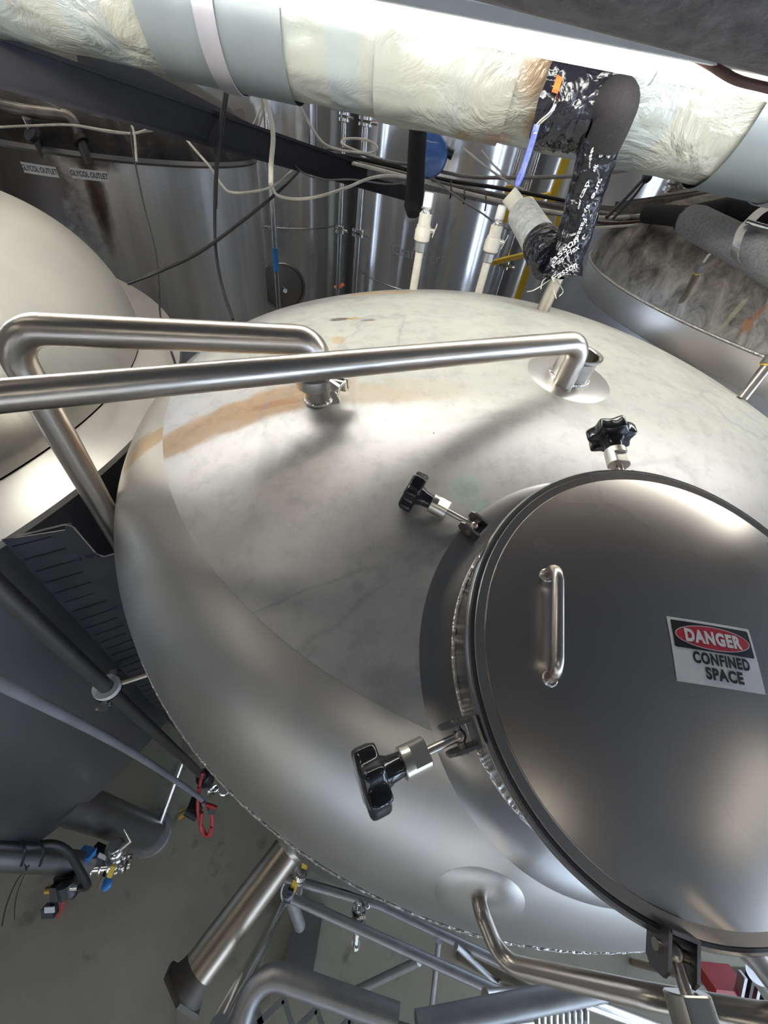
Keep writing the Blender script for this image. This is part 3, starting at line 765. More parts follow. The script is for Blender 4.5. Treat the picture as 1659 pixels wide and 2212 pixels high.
# grey hose falling to the valve cluster
q0 = atd(-60, 1448, 0.66); q1 = atd(220, 1588, 1.0); q2 = atd(430, 1722, 1.85)
hs = MB().tube(spline([q0+(q0-q1)*0.6, q0, q1, atd(340, 1660, 1.42), q2, atd(441, 1738, 1.88)], 8), 0.0105, 16).build('hose', M_grey_hose)
tag(hs, 'grey hose slanting down from the left edge to the red tubing', 'hose')
# valve cluster 1 (red tubing)
vb = Vector((px_, py_, -2.62))
vc = thing('drain_valve', 'small valve with red tubing loops at the foot of the drop pipe', 'valve', vb)
MB().lathe([(0.024, 0.12), (0.040, 0.10), (0.042, 0.05), (0.034, 0.04), (0.034, 0.0), (0.02, -0.02)], vb, seg=32).build('valve_body', M_black_plastic, vc)
m = MB(); m.lathe([(0.024, 0), (0.034, 0.006), (0.034, 0.014), (0.024, 0.02)], vb+Vector((0.04, -0.03, 0.0)), (0.7, -0.6, 0.3), seg=28); m.sphere(vb+Vector((0.06, -0.03, 0.01)), 0.02); m.build('clamp_fitting', M_bright, vc)
MB().lathe([(0.026, 0), (0.032, 0.002), (0.032, 0.006), (0.026, 0.008)], vb+Vector((0.10, -0.02, -0.01)), (0.5, -0.3, 0.8), seg=32).build('ring_clamp', M_bright, vc)
m = MB().cyl(atd(428, 1762, 1.95), atd(404, 1748, 1.95), 0.026, seg=20); m.box(atd(424, 1738, 1.93), (0.06, 0.05, 0.05)); m.build('actuator', M_black_plastic, vc)
MB().cyl(atd(412, 1748, 1.95), atd(392, 1762, 1.96), 0.022, seg=10).build('brass_muffler', M_brass, vc)
for pts in ([(430, 1700), (427, 1740), (432, 1775), (445, 1804), (456, 1800), (458, 1765), (449, 1742)], [(438, 1668), (431, 1700), (428, 1745), (436, 1762)], [(445, 1737), (458, 1741), (468, 1745)], [(436, 1755), (434, 1790), (448, 1806), (457, 1786)]):
    MB().tube(spline([atd(x, y, 1.88+0.004*i) for i, (x, y) in enumerate(pts)], 6), 0.0085, 10).build('red_tubing', M_red, vc)
MB().box(atd(459, 1752, 1.9), (0.03, 0.03, 0.03)).build('steel_fitting', M_bright, vc)
# polished rod standing on the floor
rdp = MB().cyl(Vector((-0.955, 0.115, FLOOR)), Vector((-0.93, 0.33, FLOOR+0.25)), 0.016, seg=20)
rdp = MB().cyl(atz(338, 1800, -2.86), atz(402, 1625, -2.6), 0.0155, seg=20).build('floor_pipe', M_bright)
tag(rdp, 'polished steel pipe lying by the round foot of the left tank', 'pipe')

# valve assembly 2, lower left
ab = thing('product_pipe', 'dark horizontal product pipe with strapped hose at the lower left', 'pipe', atd(-60, 1850, 1.35))
MB().cyl(atd(-120, 1842, 1.20), atd(190, 1866, 1.62), 0.040, seg=28).build('pipe', M_dark_steel, ab)
MB().tube(spline([atd(-80, 1820, 1.15), atd(0, 1826, 1.22), atd(60, 1828, 1.28), atd(110, 1823, 1.32), atd(145, 1838, 1.36), atd(165, 1868, 1.4), atd(185, 1902, 1.44), atd(188, 1915, 1.46), atd(170, 1917, 1.46)], 6), 0.0125, 14).build('hose', M_cable_black, ab)
for x in (48, 88):
    MB().tube(spline([atd(x-2, 1815, 1.25), atd(x+6, 1840, 1.24), atd(x-2, 1870, 1.3)], 6), 0.004, 8).build('strap', M_tie, ab)
cb = MB().tube(spline([atd(62, 1870, 1.35), atd(35, 1905, 1.5), atd(14, 1955, 1.6), atd(4, 2000, 1.7)], 6), 0.0028, 8).build('cable_tail', M_cable_black, ab)
MB().tube(spline([atd(62, 1870, 1.35), atd(42, 1915, 1.5), atd(33, 1950, 1.6), atd(31, 1985, 1.7)], 6), 0.0020, 8).build('cable_tail', M_cable_black, ab)
av = thing('valve_assembly', 'cluster of blue clamp, black actuator and shiny sanitary valves at the lower left', 'valve', atz(215, 1860, -2.55))
D_ = 1.72
def pb(mb, px, py, d, w, h, t, rot=0.0):
    c = atd(px, py, d); R_ = RM @ Vector((math.cos(rot), -math.sin(rot), 0)); U_ = RM @ Vector((math.sin(rot), math.cos(rot), 0)); mb.box(c, (w, h, t), (R_, U_, FWD)); return mb
pb(MB(), 181, 1861, 1.60, 0.055, 0.085, 0.05, 0.25).build('blue_clamp', M_blue, av)
pb(MB(), 214, 1846, 1.70, 0.07, 0.05, 0.05, 0.4).build('solenoid', M_black_plastic, av)
pb(MB(), 221, 1850, 1.665, 0.036, 0.022, 0.002, 0.4).build('solenoid_label', M_white_ink, av)
m = MB(); pb(m, 152, 1902, 1.55, 0.07, 0.09, 0.07, -0.1); pb(m, 135, 1918, 1.52, 0.05, 0.055, 0.06, 0.05); m.cyl(atd(145, 1905, 1.5), atd(150, 1930, 1.5), 0.034, seg=24); m.build('actuator', M_black_plastic, av)
MB().cyl(atd(113, 1920, 1.5), atd(102, 1922, 1.5), 0.015, seg=14).build('brass_port', M_brass, av)
MB().cyl(atd(154, 1918, 1.46), atd(178, 1917, 1.46), 0.009, seg=14).build('port_nipple', M_bright, av)
m = MB()
m.cyl(atd(200, 1870, 1.72), atd(285, 1862, 1.76), 0.030, seg=24)
for i, x in enumerate((205, 222, 240, 256, 272)):
    m.lathe([(0.030, -0.006), (0.042, -0.004), (0.044, 0), (0.042, 0.004), (0.030, 0.006)], atd(x, 1870-0.1*(x-200), 1.735), atd(285, 1862, 1.76)-atd(200, 1870, 1.72), seg=28)
m.cyl(atd(250, 1860, 1.72), atd(248, 1826, 1.66), 0.026, seg=22)
for y in (1848, 1832): m.lathe([(0.026, -0.005), (0.038, -0.003), (0.038, 0.003), (0.026, 0.005)], atd(249, y, 1.69), atd(248, 1826, 1.66)-atd(250, 1860, 1.72), seg=28)
m.sphere(atd(252, 1842, 1.67), 0.03); m.cyl(atd(228, 1888, 1.7), atd(216, 1916, 1.72), 0.012, seg=14)
for x, y in ((262, 1840), (268, 1852), (236, 1828), (240, 1856), (264, 1874), (250, 1884)): m.sphere(atd(x, y, 1.68), 0.010, n=7)
m.build('sanitary_valve', M_bright, av)
m = MB(); m.tube([atd(262, 1835, 1.62), atd(284, 1816, 1.62), atd(268, 1790, 1.62)], [0.008, 0.007, 0.003], 8); m.build('valve_lever', M_bright, av)
pb(MB(), 241, 1882, 1.63, 0.018, 0.052, 0.008, 0.35).build('yellow_handle', M_yellow, av)
MB().sphere(atd(231, 1911, 1.7), 0.020, (1, 1.1, 0.8)).build('blue_cap', M_blue, av)
m = MB(); pb(m, 108, 1967, 1.6, 0.050, 0.038, 0.03, -0.05); pb(m, 117, 1944, 1.6, 0.02, 0.03, 0.02); m.build('connector', M_black_plastic, av)
pb(MB(), 107, 1965, 1.58, 0.040, 0.024, 0.004, -0.05).build('connector_plate', M_label, av)
rh = MB().tube(spline([atd(138, 1942, 1.62), atd(133, 1962, 1.75), atd(118, 1982, 1.9), atd(80, 2005, 1.95), atd(30, 2032, 1.95), atd(-40, 2075, 1.95)], 8), 0.0085, 12).build('air_hose', M_red)
tag(rh, 'thin red air hose trailing down to the lower left corner', 'hose')

# ------------------------------------------------------------------ BOTTOM: walkway and stair
PL = thing('work_platform', 'galvanised work platform with diamond mesh treads at the bottom of the picture', 'platform', Vector((0.05, -0.3, FLOOR)))
tp = fillet([atz(495, 2290, -1.28), atz(556, 2092, -1.25), atz(860, 2200, -1.22)], 0.06)
MB().tube(tp, 0.0215, 24).build('frame_tube', M_galv, PL)
MB().cyl(atz(900, 2216, -1.25), atz(1300, 2134, -1.25), 0.0215, seg=24).build('frame_tube', M_galv, PL)
zt = -1.28; U0 = atz(548, 2118, zt); Ux = (atz(840, 2206, zt)-U0).normalized(); Uy = Vector((Ux.y, -Ux.x, 0))
m = MB(); cw, ch = 0.070, 0.034
for i in range(10):
    for j in range(14):
        a = U0+Ux*(i*cw)+Uy*(j*ch+0.012)+Ux*(cw/2 if j % 2 else 0)
        for sx in (-1, 1):
            e = a+Ux*(cw/2*sx)+Uy*ch
            if (e-U0).dot(Ux) < -0.01: continue
            m.bar(a, e, 0.0100, 0.005, (0, 0, 1))
m.build('mesh_tread', M_galv, PL, smooth=False)
MB().bar(U0-Uy*0.0, U0+Ux*0.60, 0.006, 0.03, (0, 0, 1)).build('tread_edge', M_dark_steel, PL)
for (p, q, r, mt) in (((622, 1906), (472, 2222), 0.020, M_bright), ((590, 1925), (508, 2222), 0.012, M_dull)):
    # upright posts running down to the floor
    t = atz(q[0], q[1], -1.32); b_ = Vector((t.x, t.y, FLOOR))
    MB().cyl(t, b_+(atz(p[0], p[1], FLOOR+0.02)-b_)*0.6, r, seg=20).build('post', mt, PL)
S2 = thing('stair_rail', 'low galvanised stair railing on the floor beside the foreground tank', 'railing', Vector((0.15, -0.05, FLOOR)))
ra = [(633, 1941), (1120, 2162)]; rb = [(604, 1893), (820, 1955), (1110, 2092)]
MB().tube([atz(*ra[0], -2.05), atz(*ra[1], -1.98)], 0.0165, 18).build('rail', M_galv, S2)
MB().tube([atz(*rb[0], -2.25), atz(*rb[1], -2.22), atz(*rb[2], -2.15)], 0.0165, 18).build('rail', M_galv, S2)
for (p, q, r) in (((948, 2034), (932, 2180), 0.010), ((985, 2043), (1092, 2142), 0.010), ((905, 2076), (770, 2140), 0.014), ((622, 1925), (648, 2000), 0.022)):
    MB().cyl(atz(*p, -2.1), atz(*q, -2.35), r, seg=14).build('brace', M_galv, S2)
kp = MB(); kp.box(atz(655, 2040, FLOOR+0.03), (0.14, 0.30, 0.04)); ko = kp.build('kick_block', M_dark_steel, base=atz(655, 2040, FLOOR+0.01)); tag(ko, 'dark steel floor block under the low stair railing', 'block')
# ball valve with yellow handle
bv = thing('ball_valve', 'steel ball valve with yellow handles under the tank rim', 'valve', atz(648, 1895, -2.1))
def seg_(mb, p, q, d, r, seg=14): mb.cyl(atd(*p, d), atd(*q, d), r, seg=seg); return mb
m = MB(); seg_(m, (651, 1880), (643, 1902), 1.50, 0.020); seg_(m, (650, 1884), (647, 1892), 1.50, 0.027); seg_(m, (645, 1896), (643, 1901), 1.50, 0.026); m.build('valve_body', M_bright, bv)
pb(MB(), 661, 1862, 1.48, 0.022, 0.045, 0.012, 0.35).build('handle', M_yellow, bv)
pb(MB(), 634, 1918, 1.48, 0.024, 0.070, 0.012, 0.35).build('handle', M_yellow, bv)
pb(MB(), 625, 1934, 1.47, 0.022, 0.050, 0.014, 0.3).build('handle_grip', M_blue_ink, bv)
bk = MB().lathe([(0.001, 0.0), (0.045, 0.0), (0.055, 0.08), (0.052, 0.08), (0.044, 0.01)], atz(631, 1925, FLOOR+0.001), seg=28).build('bucket', M_white_pvc); tag(bk, 'small white bucket on the floor behind the yellow valve handle', 'bucket')
sv = thing('sample_valve', 'shiny sanitary sample valve hanging under the tank rim', 'valve', atz(770, 2040, -1.95))
m = MB(); seg_(m, (776, 1948), (769, 2040), 1.42, 0.012)
for y, r in ((1956, 0.022), (1966, 0.026), (1980, 0.026), (1990, 0.030), (2000, 0.022), (2012, 0.014), (2038, 0.017)):
    seg_(m, (776-(y-1948)*0.076, y), (776-(y-1948)*0.076-0.5, y+6), 1.42, r, 20)
seg_(m, (772, 1984), (790, 1980), 1.40, 0.009); m.sphere(atd(794, 1958, 1.42), 0.010); m.build('valve_body', M_bright, sv)
# bottom right: pallet of machines
bt = thing('tube_bundle', 'bluish polished tubes and bracket below the guard rail at the bottom right', 'pipework', atz(1200, 2200, -1.6))
for (p, q, r) in (((1050, 2165), (1190, 2160), 0.028), ((1100, 2192), (1240, 2172), 0.030), ((1180, 2138), (1250, 2180), 0.012), ((1250, 2160), (1440, 2230), 0.016)):
    MB().cyl(atd(*p, 1.1), atd(*q, 1.15), r, seg=20).build('tube', M_bright, bt)
MB().tube(spline([atd(1160, 2140, 1.0), atd(1220, 2140, 1.0), atd(1252, 2165, 1.0), atd(1258, 2212, 1.0)], 6), 0.010, 12).build('hose', M_cable_black, bt)
gr = MB()
for i in range(9):
    x = 1160+i*13; gr.box(atd(x, 2202-i*1.5, 0.95), (0.004, 0.05, 0.03), (RM @ Vector((1, 0, 0)), RM @ Vector((0, 1, 0)), FWD))
gr.build('grating', M_bright, bt)
q = atd(1200, 2175, 1.18); MB().cyl((q.x, q.y, FLOOR), q, 0.02, seg=14).build('stand', M_dull, bt)
mc = thing('pump_cart', 'red and black pump cart glimpsed below the tank at the lower right corner', 'machine', atz(1590, 2160, -2.4))
pb(MB(), 1560, 2122, 1.6, 0.14, 0.05, 0.1, 0.1).build('red_cover', M_red, mc)
for i in range(6): pb(MB(), 1600+i*16, 2128+i*3, 1.55, 0.012, 0.09, 0.03, 0.2).build('fin', M_black_plastic if i % 2 else M_galv, mc)
MB().cyl(atd(1640, 2100, 1.4), atd(1700, 2190, 1.4), 0.04, seg=20).build('motor', M_bright, mc)
for x_ in (1545, 1640):
    q = atd(x_, 2125, 1.6); MB().cyl((q.x, q.y, FLOOR), q, 0.015, seg=12).build('leg', M_dull, mc)
MB().bar(atd(1535, 2125, 1.62), atd(1660, 2130, 1.62), 0.10, 0.03).build('base', M_dull, mc)

# ------------------------------------------------------------------ BACKGROUND TANKS
M_mirror = steel('polished_tank_steel', (0.66, 0.66, 0.67), 0.15, nscale=2, var=0.06, stretch=(1, 1, 0.05), wob=0.05, wscale=1.2, metal=0.72)
M_band = steel('weld_band_steel', (0.40, 0.40, 0.42), 0.3)
M_black_dirty = None
def dirty_head():
    m, nt, b = newmat('mouldy_tank_head'); n = nz(nt, 5, 9, dist=1.0, rough=0.7); n2 = nz(nt, 14, 8, stretch=(1, 1, 3), rough=0.7)
    c = ramp(nt, n.outputs[0], [(0.35, (0.008, 0.007, 0.007)), (0.55, (0.03, 0.026, 0.024)), (0.72, (0.12, 0.11, 0.10))]).outputs[0]
    c = mixc(nt, ramp(nt, n2.outputs[0], [(0.62, 0), (0.75, 0.5)]).outputs[0], c, (0.10, 0.05, 0.03))
    lk(nt, c, b.inputs['Base Color']); setv(b, 'Roughness', 0.55); setv(b, 'Metallic', 0.3); return m
def far_tank(cx, cy, R, rim, label, shell=None, head=None, crown=(2.0, 0.3), parts=()):
    t = thing('brewery_tank', label, 'tank', Vector((cx, cy, FLOOR)))
    a, b = dishprof(dish(*crown), 14, 14)
    MB().lathe([(R, FLOOR+0.45-rim), (R, 0)], (cx, cy, rim), seg=128).build('shell', shell or M_mirror, t)
    MB().lathe([(R*r, R*z) for r, z in a+b[1:]], (cx, cy, rim), seg=128).build('dished_head', head or M_shell, t)
    for k in range(4):
        an = PI/4+k*PI/2; MB().cyl((cx+0.8*R*math.cos(an), cy+0.8*R*math.sin(an), FLOOR), (cx+0.8*R*math.cos(an), cy+0.8*R*math.sin(an), FLOOR+0.5), 0.06, seg=16).build('leg', M_dull, t)
    MB().lathe([(0.6*R, 0), (R, 0.001)], (cx, cy, FLOOR+0.45), seg=64).build('bottom_plate', M_dull, t)
    return t
def shellpt(cx, cy, R, px, py, off=0.0):
    r = ray(px, py); a = r.x*r.x+r.y*r.y; b = -2*(r.x*cx+r.y*cy); c = cx*cx+cy*cy-(R+off)**2; D = b*b-4*a*c
    if D < 0: return None
    return r*((-b-math.sqrt(D))/(2*a))
# B: stained tank at the upper left
def stained_shell():
    m, nt, b = newmat('stained_shell_steel'); n = nz(nt, 3, 6, stretch=(3, 3, 0.25), rough=0.6)
    c = ramp(nt, n.outputs[0], [(0.3, (0.40, 0.39, 0.39)), (0.7, (0.56, 0.55, 0.54))]).outputs[0]
    bx, by = -2.46, 3.64
    for (px, py, w, h, s, amt) in ((205, 400, 0.06, 0.30, 1, 0.85), (212, 450, 0.045, 0.28, 2, 0.7), (60, 400, 0.35, 0.5, 3, 0.85), (0, 480, 0.3, 0.9, 4, 0.85), (195, 345, 0.2, 0.06, 5, 0.8)):
        p = shellpt(bx, by, 1.0, px, py)
        if p is None: continue
        k = mul(nt, blob(nt, (p.x-bx, p.y-by, p.z-FLOOR), (w, w, h), 0, 0.45, 12, (0.5, 1.0), s), amt); c = mixc(nt, k, c, (0.05, 0.03, 0.022))
    lk(nt, c, b.inputs['Base Color']); setv(b, 'Metallic', 0.6); setv(b, 'Roughness', 0.33); 
    bumpn(nt, nz(nt, 1.5, 1).outputs[0], 0.1, 0.02, b); return m
M_dirty = dirty_head()
BT = far_tank(-2.46, 3.64, 1.0, -0.40, 'tall stained steel tank at the upper left with blackened top and glycol labels', stained_shell(), M_dirty)
MB().lathe([(1.004, -0.012), (1.010, 0.0), (1.004, 0.02)], (-2.46, 3.64, -0.40), seg=128).build('rim_band', M_dark_steel, BT)
for (px, py, lab) in ((85, 367, 'labelled'), (193, 378, 'x')):
    p = shellpt(-2.46, 3.64, 1.0, px, py, 0.004); n = Vector((p.x+2.46, p.y-3.64, 0)).normalized(); u = Vector((-n.y, n.x, 0))
    th0 = math.atan2(n.y, n.x)
    def lf(a, b, off, th0=th0, p=p): return Vector((-2.46+(1.0+off)*math.cos(th0+a), 3.64+(1.0+off)*math.sin(th0+a), p.z+b))
    lb = MB().grid(lambda s, t: lf((s-0.5)*0.185, (t-0.5)*0.048, 0.003), 12, 2).build('label', M_label, BT)
    m = MB(); put_text(m, text_geo('GLYCOL OUTLET', 0.034, 0.0005, 0.70, 'CENTER'), lambda a, b: lf(a, b, 0.006)); m.build('label_lettering', M_black_ink, lb, smooth=False)
# pipes on B's head
def bdepth(px, py, lift=0.0):
    r = ray(px, py).normalized(); t = 0.8; D_b = dish(2.0, 0.3)
    while t < 6:
        q = r*t; rr = math.hypot(q.x+2.46, q.y-3.64)
        if rr < 1.0 and q.z <= -0.40+dishz(rr, D_b): break
        t += 0.004
    return (r*(t-lift)).dot(FWD)
d1 = bdepth(192, 348, 0.0); d2 = bdepth(92, 334, 0.0)
gp = thing('glycol_pipe', 'blackened glycol pipe with two drops on the upper left tank', 'pipe', atd(170, 345, d1))
M_sooty = plain('sooty_pipe', (0.17, 0.16, 0.15), 0.35, metal=0.7, var=0.4, nscale=12)
MB().tube(fillet([atd(-60, 216, d1-0.25), atd(60, 240, d1-0.20), atd(158, 252, d1-0.15), atd(168, 290, d1-0.10), atd(192, 350, d1+0.01)], 0.06), 0.026, 20).build('pipe', M_sooty, gp)
MB().cyl(atd(58, 252, d1-0.20), atd(91, 337, d2+0.01), 0.022, 0.013, seg=18).build('drop', M_sooty, gp)
MB().cyl(atd(64, 284, d2-0.12), atd(74, 292, d2-0.10), 0.045, seg=18).build('coupling', M_dirty, gp)
MB().cyl(atd(169, 298, d1-0.09), atd(176, 308, d1-0.08), 0.042, seg=18).build('coupling', M_dirty, gp)
# polished tanks in a row
def word(cx, cy, R, px, py, body, size):
    pass
TD = far_tank(-2.10, 5.75, 0.92, 0.9, 'polished tank with round side door, behind the stained tank at upper left')
TE = far_tank(-0.78, 7.0, 0.75, 1.1, 'polished tank standing far back between the two lettered tanks')
TF = far_tank(-0.05, 5.2, 0.80, 0.95, 'polished tank marked Craftwerk, centre of the back row')
TG2 = far_tank(1.65, 5.65, 0.85, 1.0, 'polished tank at the back, right of the Craftwerk tank')
TH = far_tank(3.2, 4.9, 0.80, 0.9, 'polished tank at the back under the right part of the duct')
TI = far_tank(4.98, 5.3, 0.9, 0.9, 'rightmost polished tank of the back row')
TJ = far_tank(-4.2, 6.4, 0.95, 0.9, 'polished tank at the far upper left behind the beam')
for (t, cx, cy, R, rim, px, py, body, sx) in ((TD, -2.10, 5.75, 0.92, 0.9, 574, 488, 'Craftwerk', 1.0), (TF, -0.05, 5.2, 0.80, 0.95, 904, 552, 'Craftwerk', 1.0)):
    p = shellpt(cx, cy, R, px, py); th0 = math.atan2(p.y-cy, p.x-cx)
    m = MB(); put_text(m, text_geo(body, 0.122, 0.0005, 1.0, 'CENTER', 1.1), lambda a, b: Vector((cx+(R+0.004)*math.cos(th0+a/R), cy+(R+0.004)*math.sin(th0+a/R), p.z+b)))
    m.build('etched_lettering', M_etch, t, smooth=False)
for (t, cx, cy, R, zz) in ((TD, -2.10, 5.75, 0.92, -1.02), (TF, -0.05, 5.2, 0.80, -1.25), (TE, -0.78, 7.0, 0.75, -1.35)):
    MB().lathe([(R+0.001, -0.006), (R+0.005, 0), (R+0.001, 0.006)], (cx, cy, zz), seg=96).build('weld_band', M_band, t)
# side door on TD
p = shellpt(-2.10, 5.75, 0.92, 612, 620); n = Vector((p.x+2.10, p.y-5.75, 0)).normalized()
MB().lathe([(0.26, -0.08), (0.26, 0.02), (0.25, 0.03), (0.235, 0.03), (0.23, 0.015), (0.20, 0.025), (0.001, 0.05)], p, n, seg=64).build('side_door', M_dark_steel, TD)
MB().cyl(p+n*0.04, p+n*0.13, 0.025, seg=16).build('door_handle', M_bright, TD)
for (x, y, w, h, mt, nm) in ((592, 572, 0.05, 0.10, M_label, 'warning_label'), (592, 566, 0.036, 0.03, M_red_ink, 'warning_header')):
    q = shellpt(-2.10, 5.75, 0.92, x, y, 0.004 if nm == 'warning_label' else 0.008); n_ = Vector((q.x+2.10, q.y-5.75, 0)).normalized()
    MB().box(q, (w, 0.003, h), (Vector((-n_.y, n_.x, 0)), n_, Vector((0, 0, 1)))).build(nm, mt, TD, smooth=False)
# tank G at the right with weathered top
def weathered():
    m, nt, b = newmat('weathered_brown_head'); n = nz(nt, 2.2, 9, dist=0.9, rough=0.65); n2 = nz(nt, 9, 8, stretch=(2.2, 1, 1), dist=0.6, rough=0.7)
    c = ramp(nt, n2.outputs[0], [(0.36, (0.025, 0.021, 0.019)), (0.5, (0.085, 0.070, 0.058)), (0.62, (0.17, 0.145, 0.125)), (0.75, (0.34, 0.31, 0.27))]).outputs[0]
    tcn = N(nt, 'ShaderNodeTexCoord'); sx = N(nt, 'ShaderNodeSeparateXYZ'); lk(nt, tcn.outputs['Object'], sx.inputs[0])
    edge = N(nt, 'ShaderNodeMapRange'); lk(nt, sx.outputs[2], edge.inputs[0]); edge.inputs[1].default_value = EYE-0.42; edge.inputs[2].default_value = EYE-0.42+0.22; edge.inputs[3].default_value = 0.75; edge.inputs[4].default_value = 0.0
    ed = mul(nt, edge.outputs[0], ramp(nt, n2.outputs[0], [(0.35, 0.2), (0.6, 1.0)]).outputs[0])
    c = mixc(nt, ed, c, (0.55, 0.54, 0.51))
    for (px, py, s1, s2, colr, sd_) in ((1632, 682, 0.018, 0.010, (0.38, 0.13, 0.05), 2), (1588, 735, 0.004, 0.03, (0.42, 0.20, 0.08), 5), (1590, 672, 0.02, 0.010, (0.45, 0.42, 0.27), 6)):
        r_ = ray(px, py).normalized(); q = r_*2.2
        t = 0.5
        while t < 4:
            q = r_*t; rr = math.hypot(q.x-2.15, q.y-2.4)/1.3
            if rr < 1 and q.z <= -0.42+1.3*dishz(rr): break
            t += 0.01
        k = mul(nt, blob(nt, (q.x-2.15, q.y-2.4, q.z-FLOOR), (s1, s2, 0.2), 0.6, 0.4, 14, (0.6, 1.0), sd_), 0.6); c = mixc(nt, k, c, colr)
    lk(nt, c, b.inputs['Base Color']); lk(nt, mixv(nt, ed, 0.25, 0.9), b.inputs['Metallic']); lk(nt, mixv(nt, ed, 0.6, 0.33), b.inputs['Roughness']); return m
M_shellG = steel('grey_brushed_shell', (0.42, 0.42, 0.45), 0.42, nscale=3, var=0.1, stretch=(2, 2, 0.1), brush=0.15, bstretch=(30, 30, 1), metal=0.8)
TGt = far_tank(2.15, 2.4, 1.3, -0.42, 'large grey tank at the right with weathered brown top', M_shellG, weathered(), (2.2, 0.25))
MB().lathe([(1.3025, -0.115), (1.304, -0.11), (1.304, -0.006), (1.3025, 0)], (2.15, 2.4, -0.42), seg=160).build('upper_band', M_knuckle, TGt)
m = MB(); m.tube([(2.15+1.3035*math.cos(2*PI*i/400), 2.4+1.3035*math.sin(2*PI*i/400), -0.42) for i in range(401)], 0.006, 8, False); m.build('weld_seam', M_weld, TGt)

# thin vertical service pipes in front of the back row
def svc(px, py0, py1, dist, r, label, joints, mat=None):
    r_ = ray(px, py0); k = dist/math.hypot(r_.x, r_.y); x, y = r_.x*k, r_.y*k
    t = thing('service_pipe', label, 'pipe', Vector((x, y, FLOOR)), 'thin polished service pipes in front of the back tanks')
    MB().cyl((x, y, FLOOR), (x, y, 1.6), r, seg=14).build('pipe', mat or M_bright, t)
    for jy in joints:
        z = ray(px, jy); z = z.z*(dist/math.hypot(z.x, z.y))
        m = MB().lathe([(r, -0.03), (r*2.2, -0.025), (r*2.2, -0.008), (r*1.3, 0), (r*2.2, 0.008), (r*2.2, 0.025), (r, 0.03)], (x, y, z), seg=16)
        m.cyl((x, y, z), (x+r*4, y-r*2, z), r*0.5, seg=8); m.build('pipe_clamp', M_bright, t)
    return t
svc(744, 250, 620, 4.0, 0.018, 'thin polished pipe left of the black hanging foam pipe', [252, 497])
svc(790, 265, 620, 4.0, 0.024, 'thicker polished pipe just left of the hanging foam pipe', [262, 505])
bp = svc(576, 258, 620, 3.2, 0.016, 'thin bright pipe beside the side door tank', [])
r_ = ray(576, 258); k_2 = 3.2/math.hypot(r_.x, r_.y); r2 = ray(587, 560); z2 = r2.z*3.2/math.hypot(r2.x, r2.y)
MB().cyl((r_.x*k_2, r_.y*k_2, z2-0.07), (r_.x*k_2, r_.y*k_2, z2+0.07), 0.019, seg=14).build('blue_tape', M_blue, bp)
svc(1058, 560, 600, 3.6, 0.016, 'thin pipe behind the right plastic riser', [560])
svc(1082, 590, 600, 3.6, 0.020, 'second pipe just right of the plastic riser', [570])
svc(1452, 400, 430, 3.3, 0.020, 'thin pipe under the duct, right of the black cable end', [400])
svc(1500, 400, 430, 3.3, 0.022, 'rightmost thin pipe under the duct', [408])
otag = MB(); pb(otag, 728, 618, 3.6, 0.03, 0.06, 0.01, 0.9); pb(otag, 738, 617, 3.6, 0.03, 0.05, 0.012, 0.9)
tag(otag.build('valve_tag', M_orange), 'small orange handle low in front of the back tanks', 'handle')
# yellow post and ladder strip behind
yp = thing('yellow_frame', 'yellow painted steel frame seen behind the taped pipe', 'frame', aty(1160, 620, 3.4))
q = aty(1160, 520, 3.6); MB().bar((q.x, q.y, FLOOR), (q.x, q.y, 0.3), 0.05, 0.05, (0, 1, 0)).build('post', M_yellow, yp)
for z_ in (-0.25, -0.6): MB().bar(Vector((q.x, q.y, z_)), aty(1098, 440, 3.4)*1.0+Vector((0, 0, z_+0.25)), 0.03, 0.03).build('crossbar', M_yellow, yp)
MB().bar(aty(1104, 400, 3.4), aty(1094, 480, 3.4), 0.07, 0.03, (0, 1, 0)).build('post', M_yellow, yp)
MB().bar(aty(1212, 440, 3.3), aty(1200, 500, 3.3), 0.03, 0.02, (0, 1, 0)).build('post', M_yellow, yp)
# blue control box
bm = thing('blue_valve_actuator', 'round blue cast valve actuator above the black hanging foam pipe', 'actuator', aty(935, 365, 2.6))
MB().lathe([(0.001, 0.0), (0.075, 0.0), (0.085, 0.015), (0.085, 0.07), (0.078, 0.085), (0.03, 0.095), (0.001, 0.095)], aty(930, 336, 2.6), (0, -1, 0.05), seg=36).build('housing', M_blue_paint, bm)
MB().cyl(aty(955, 322, 2.55), aty(978, 335, 2.55), 0.02, seg=10).build('lever', M_black_plastic, bm)

# ------------------------------------------------------------------ DUCT
DR = 0.130; DY = 1.35
e1 = ray(390, 165); e2 = ray(1520, 405); dn = e2.cross(e1).normalized()
if dn.z < 0: dn = -dn
def duct_axis(x): return Vector((x, DY, (DR-dn.x*x-dn.y*DY)/dn.z))
DUCT_A = (duct_axis(1)-duct_axis(-1)).normalized()
D = thing('insulated_duct', 'thick white jacketed pipe crossing the top of the picture', 'pipe', DUCT_ORG)
def duct_skin(x0, x1, r0, wob, seg=64, step=0.02, a0=0, a1=2*PI, seed=0):
    n = int((x1-x0)/step); full = abs(a1-a0-2*PI) < 1e-6
    m = MB(); X, Y, Z = frame(DUCT_A, (0, 0, 1)); prev = None; cnt = seg if full else seg+1
    for i in range(n+1):
        x = x0+(x1-x0)*i/n; c = duct_axis(x); pts = []
        for j in range(cnt):
            a = a0+(a1-a0)*j/seg; dv = X*math.cos(a)+Y*math.sin(a)
            r = r0+wob*noise.noise(Vector((x*7+seed, math.cos(a)*2.2, math.sin(a)*2.2)))+wob*0.6*noise.noise(Vector((x*22, math.cos(a)*6, math.sin(a)*6+seed)))
            pts.append(c+dv*r)
        k = m.ring(pts)
        if prev: m.bridge(prev, k, full)
        prev = k
    return m
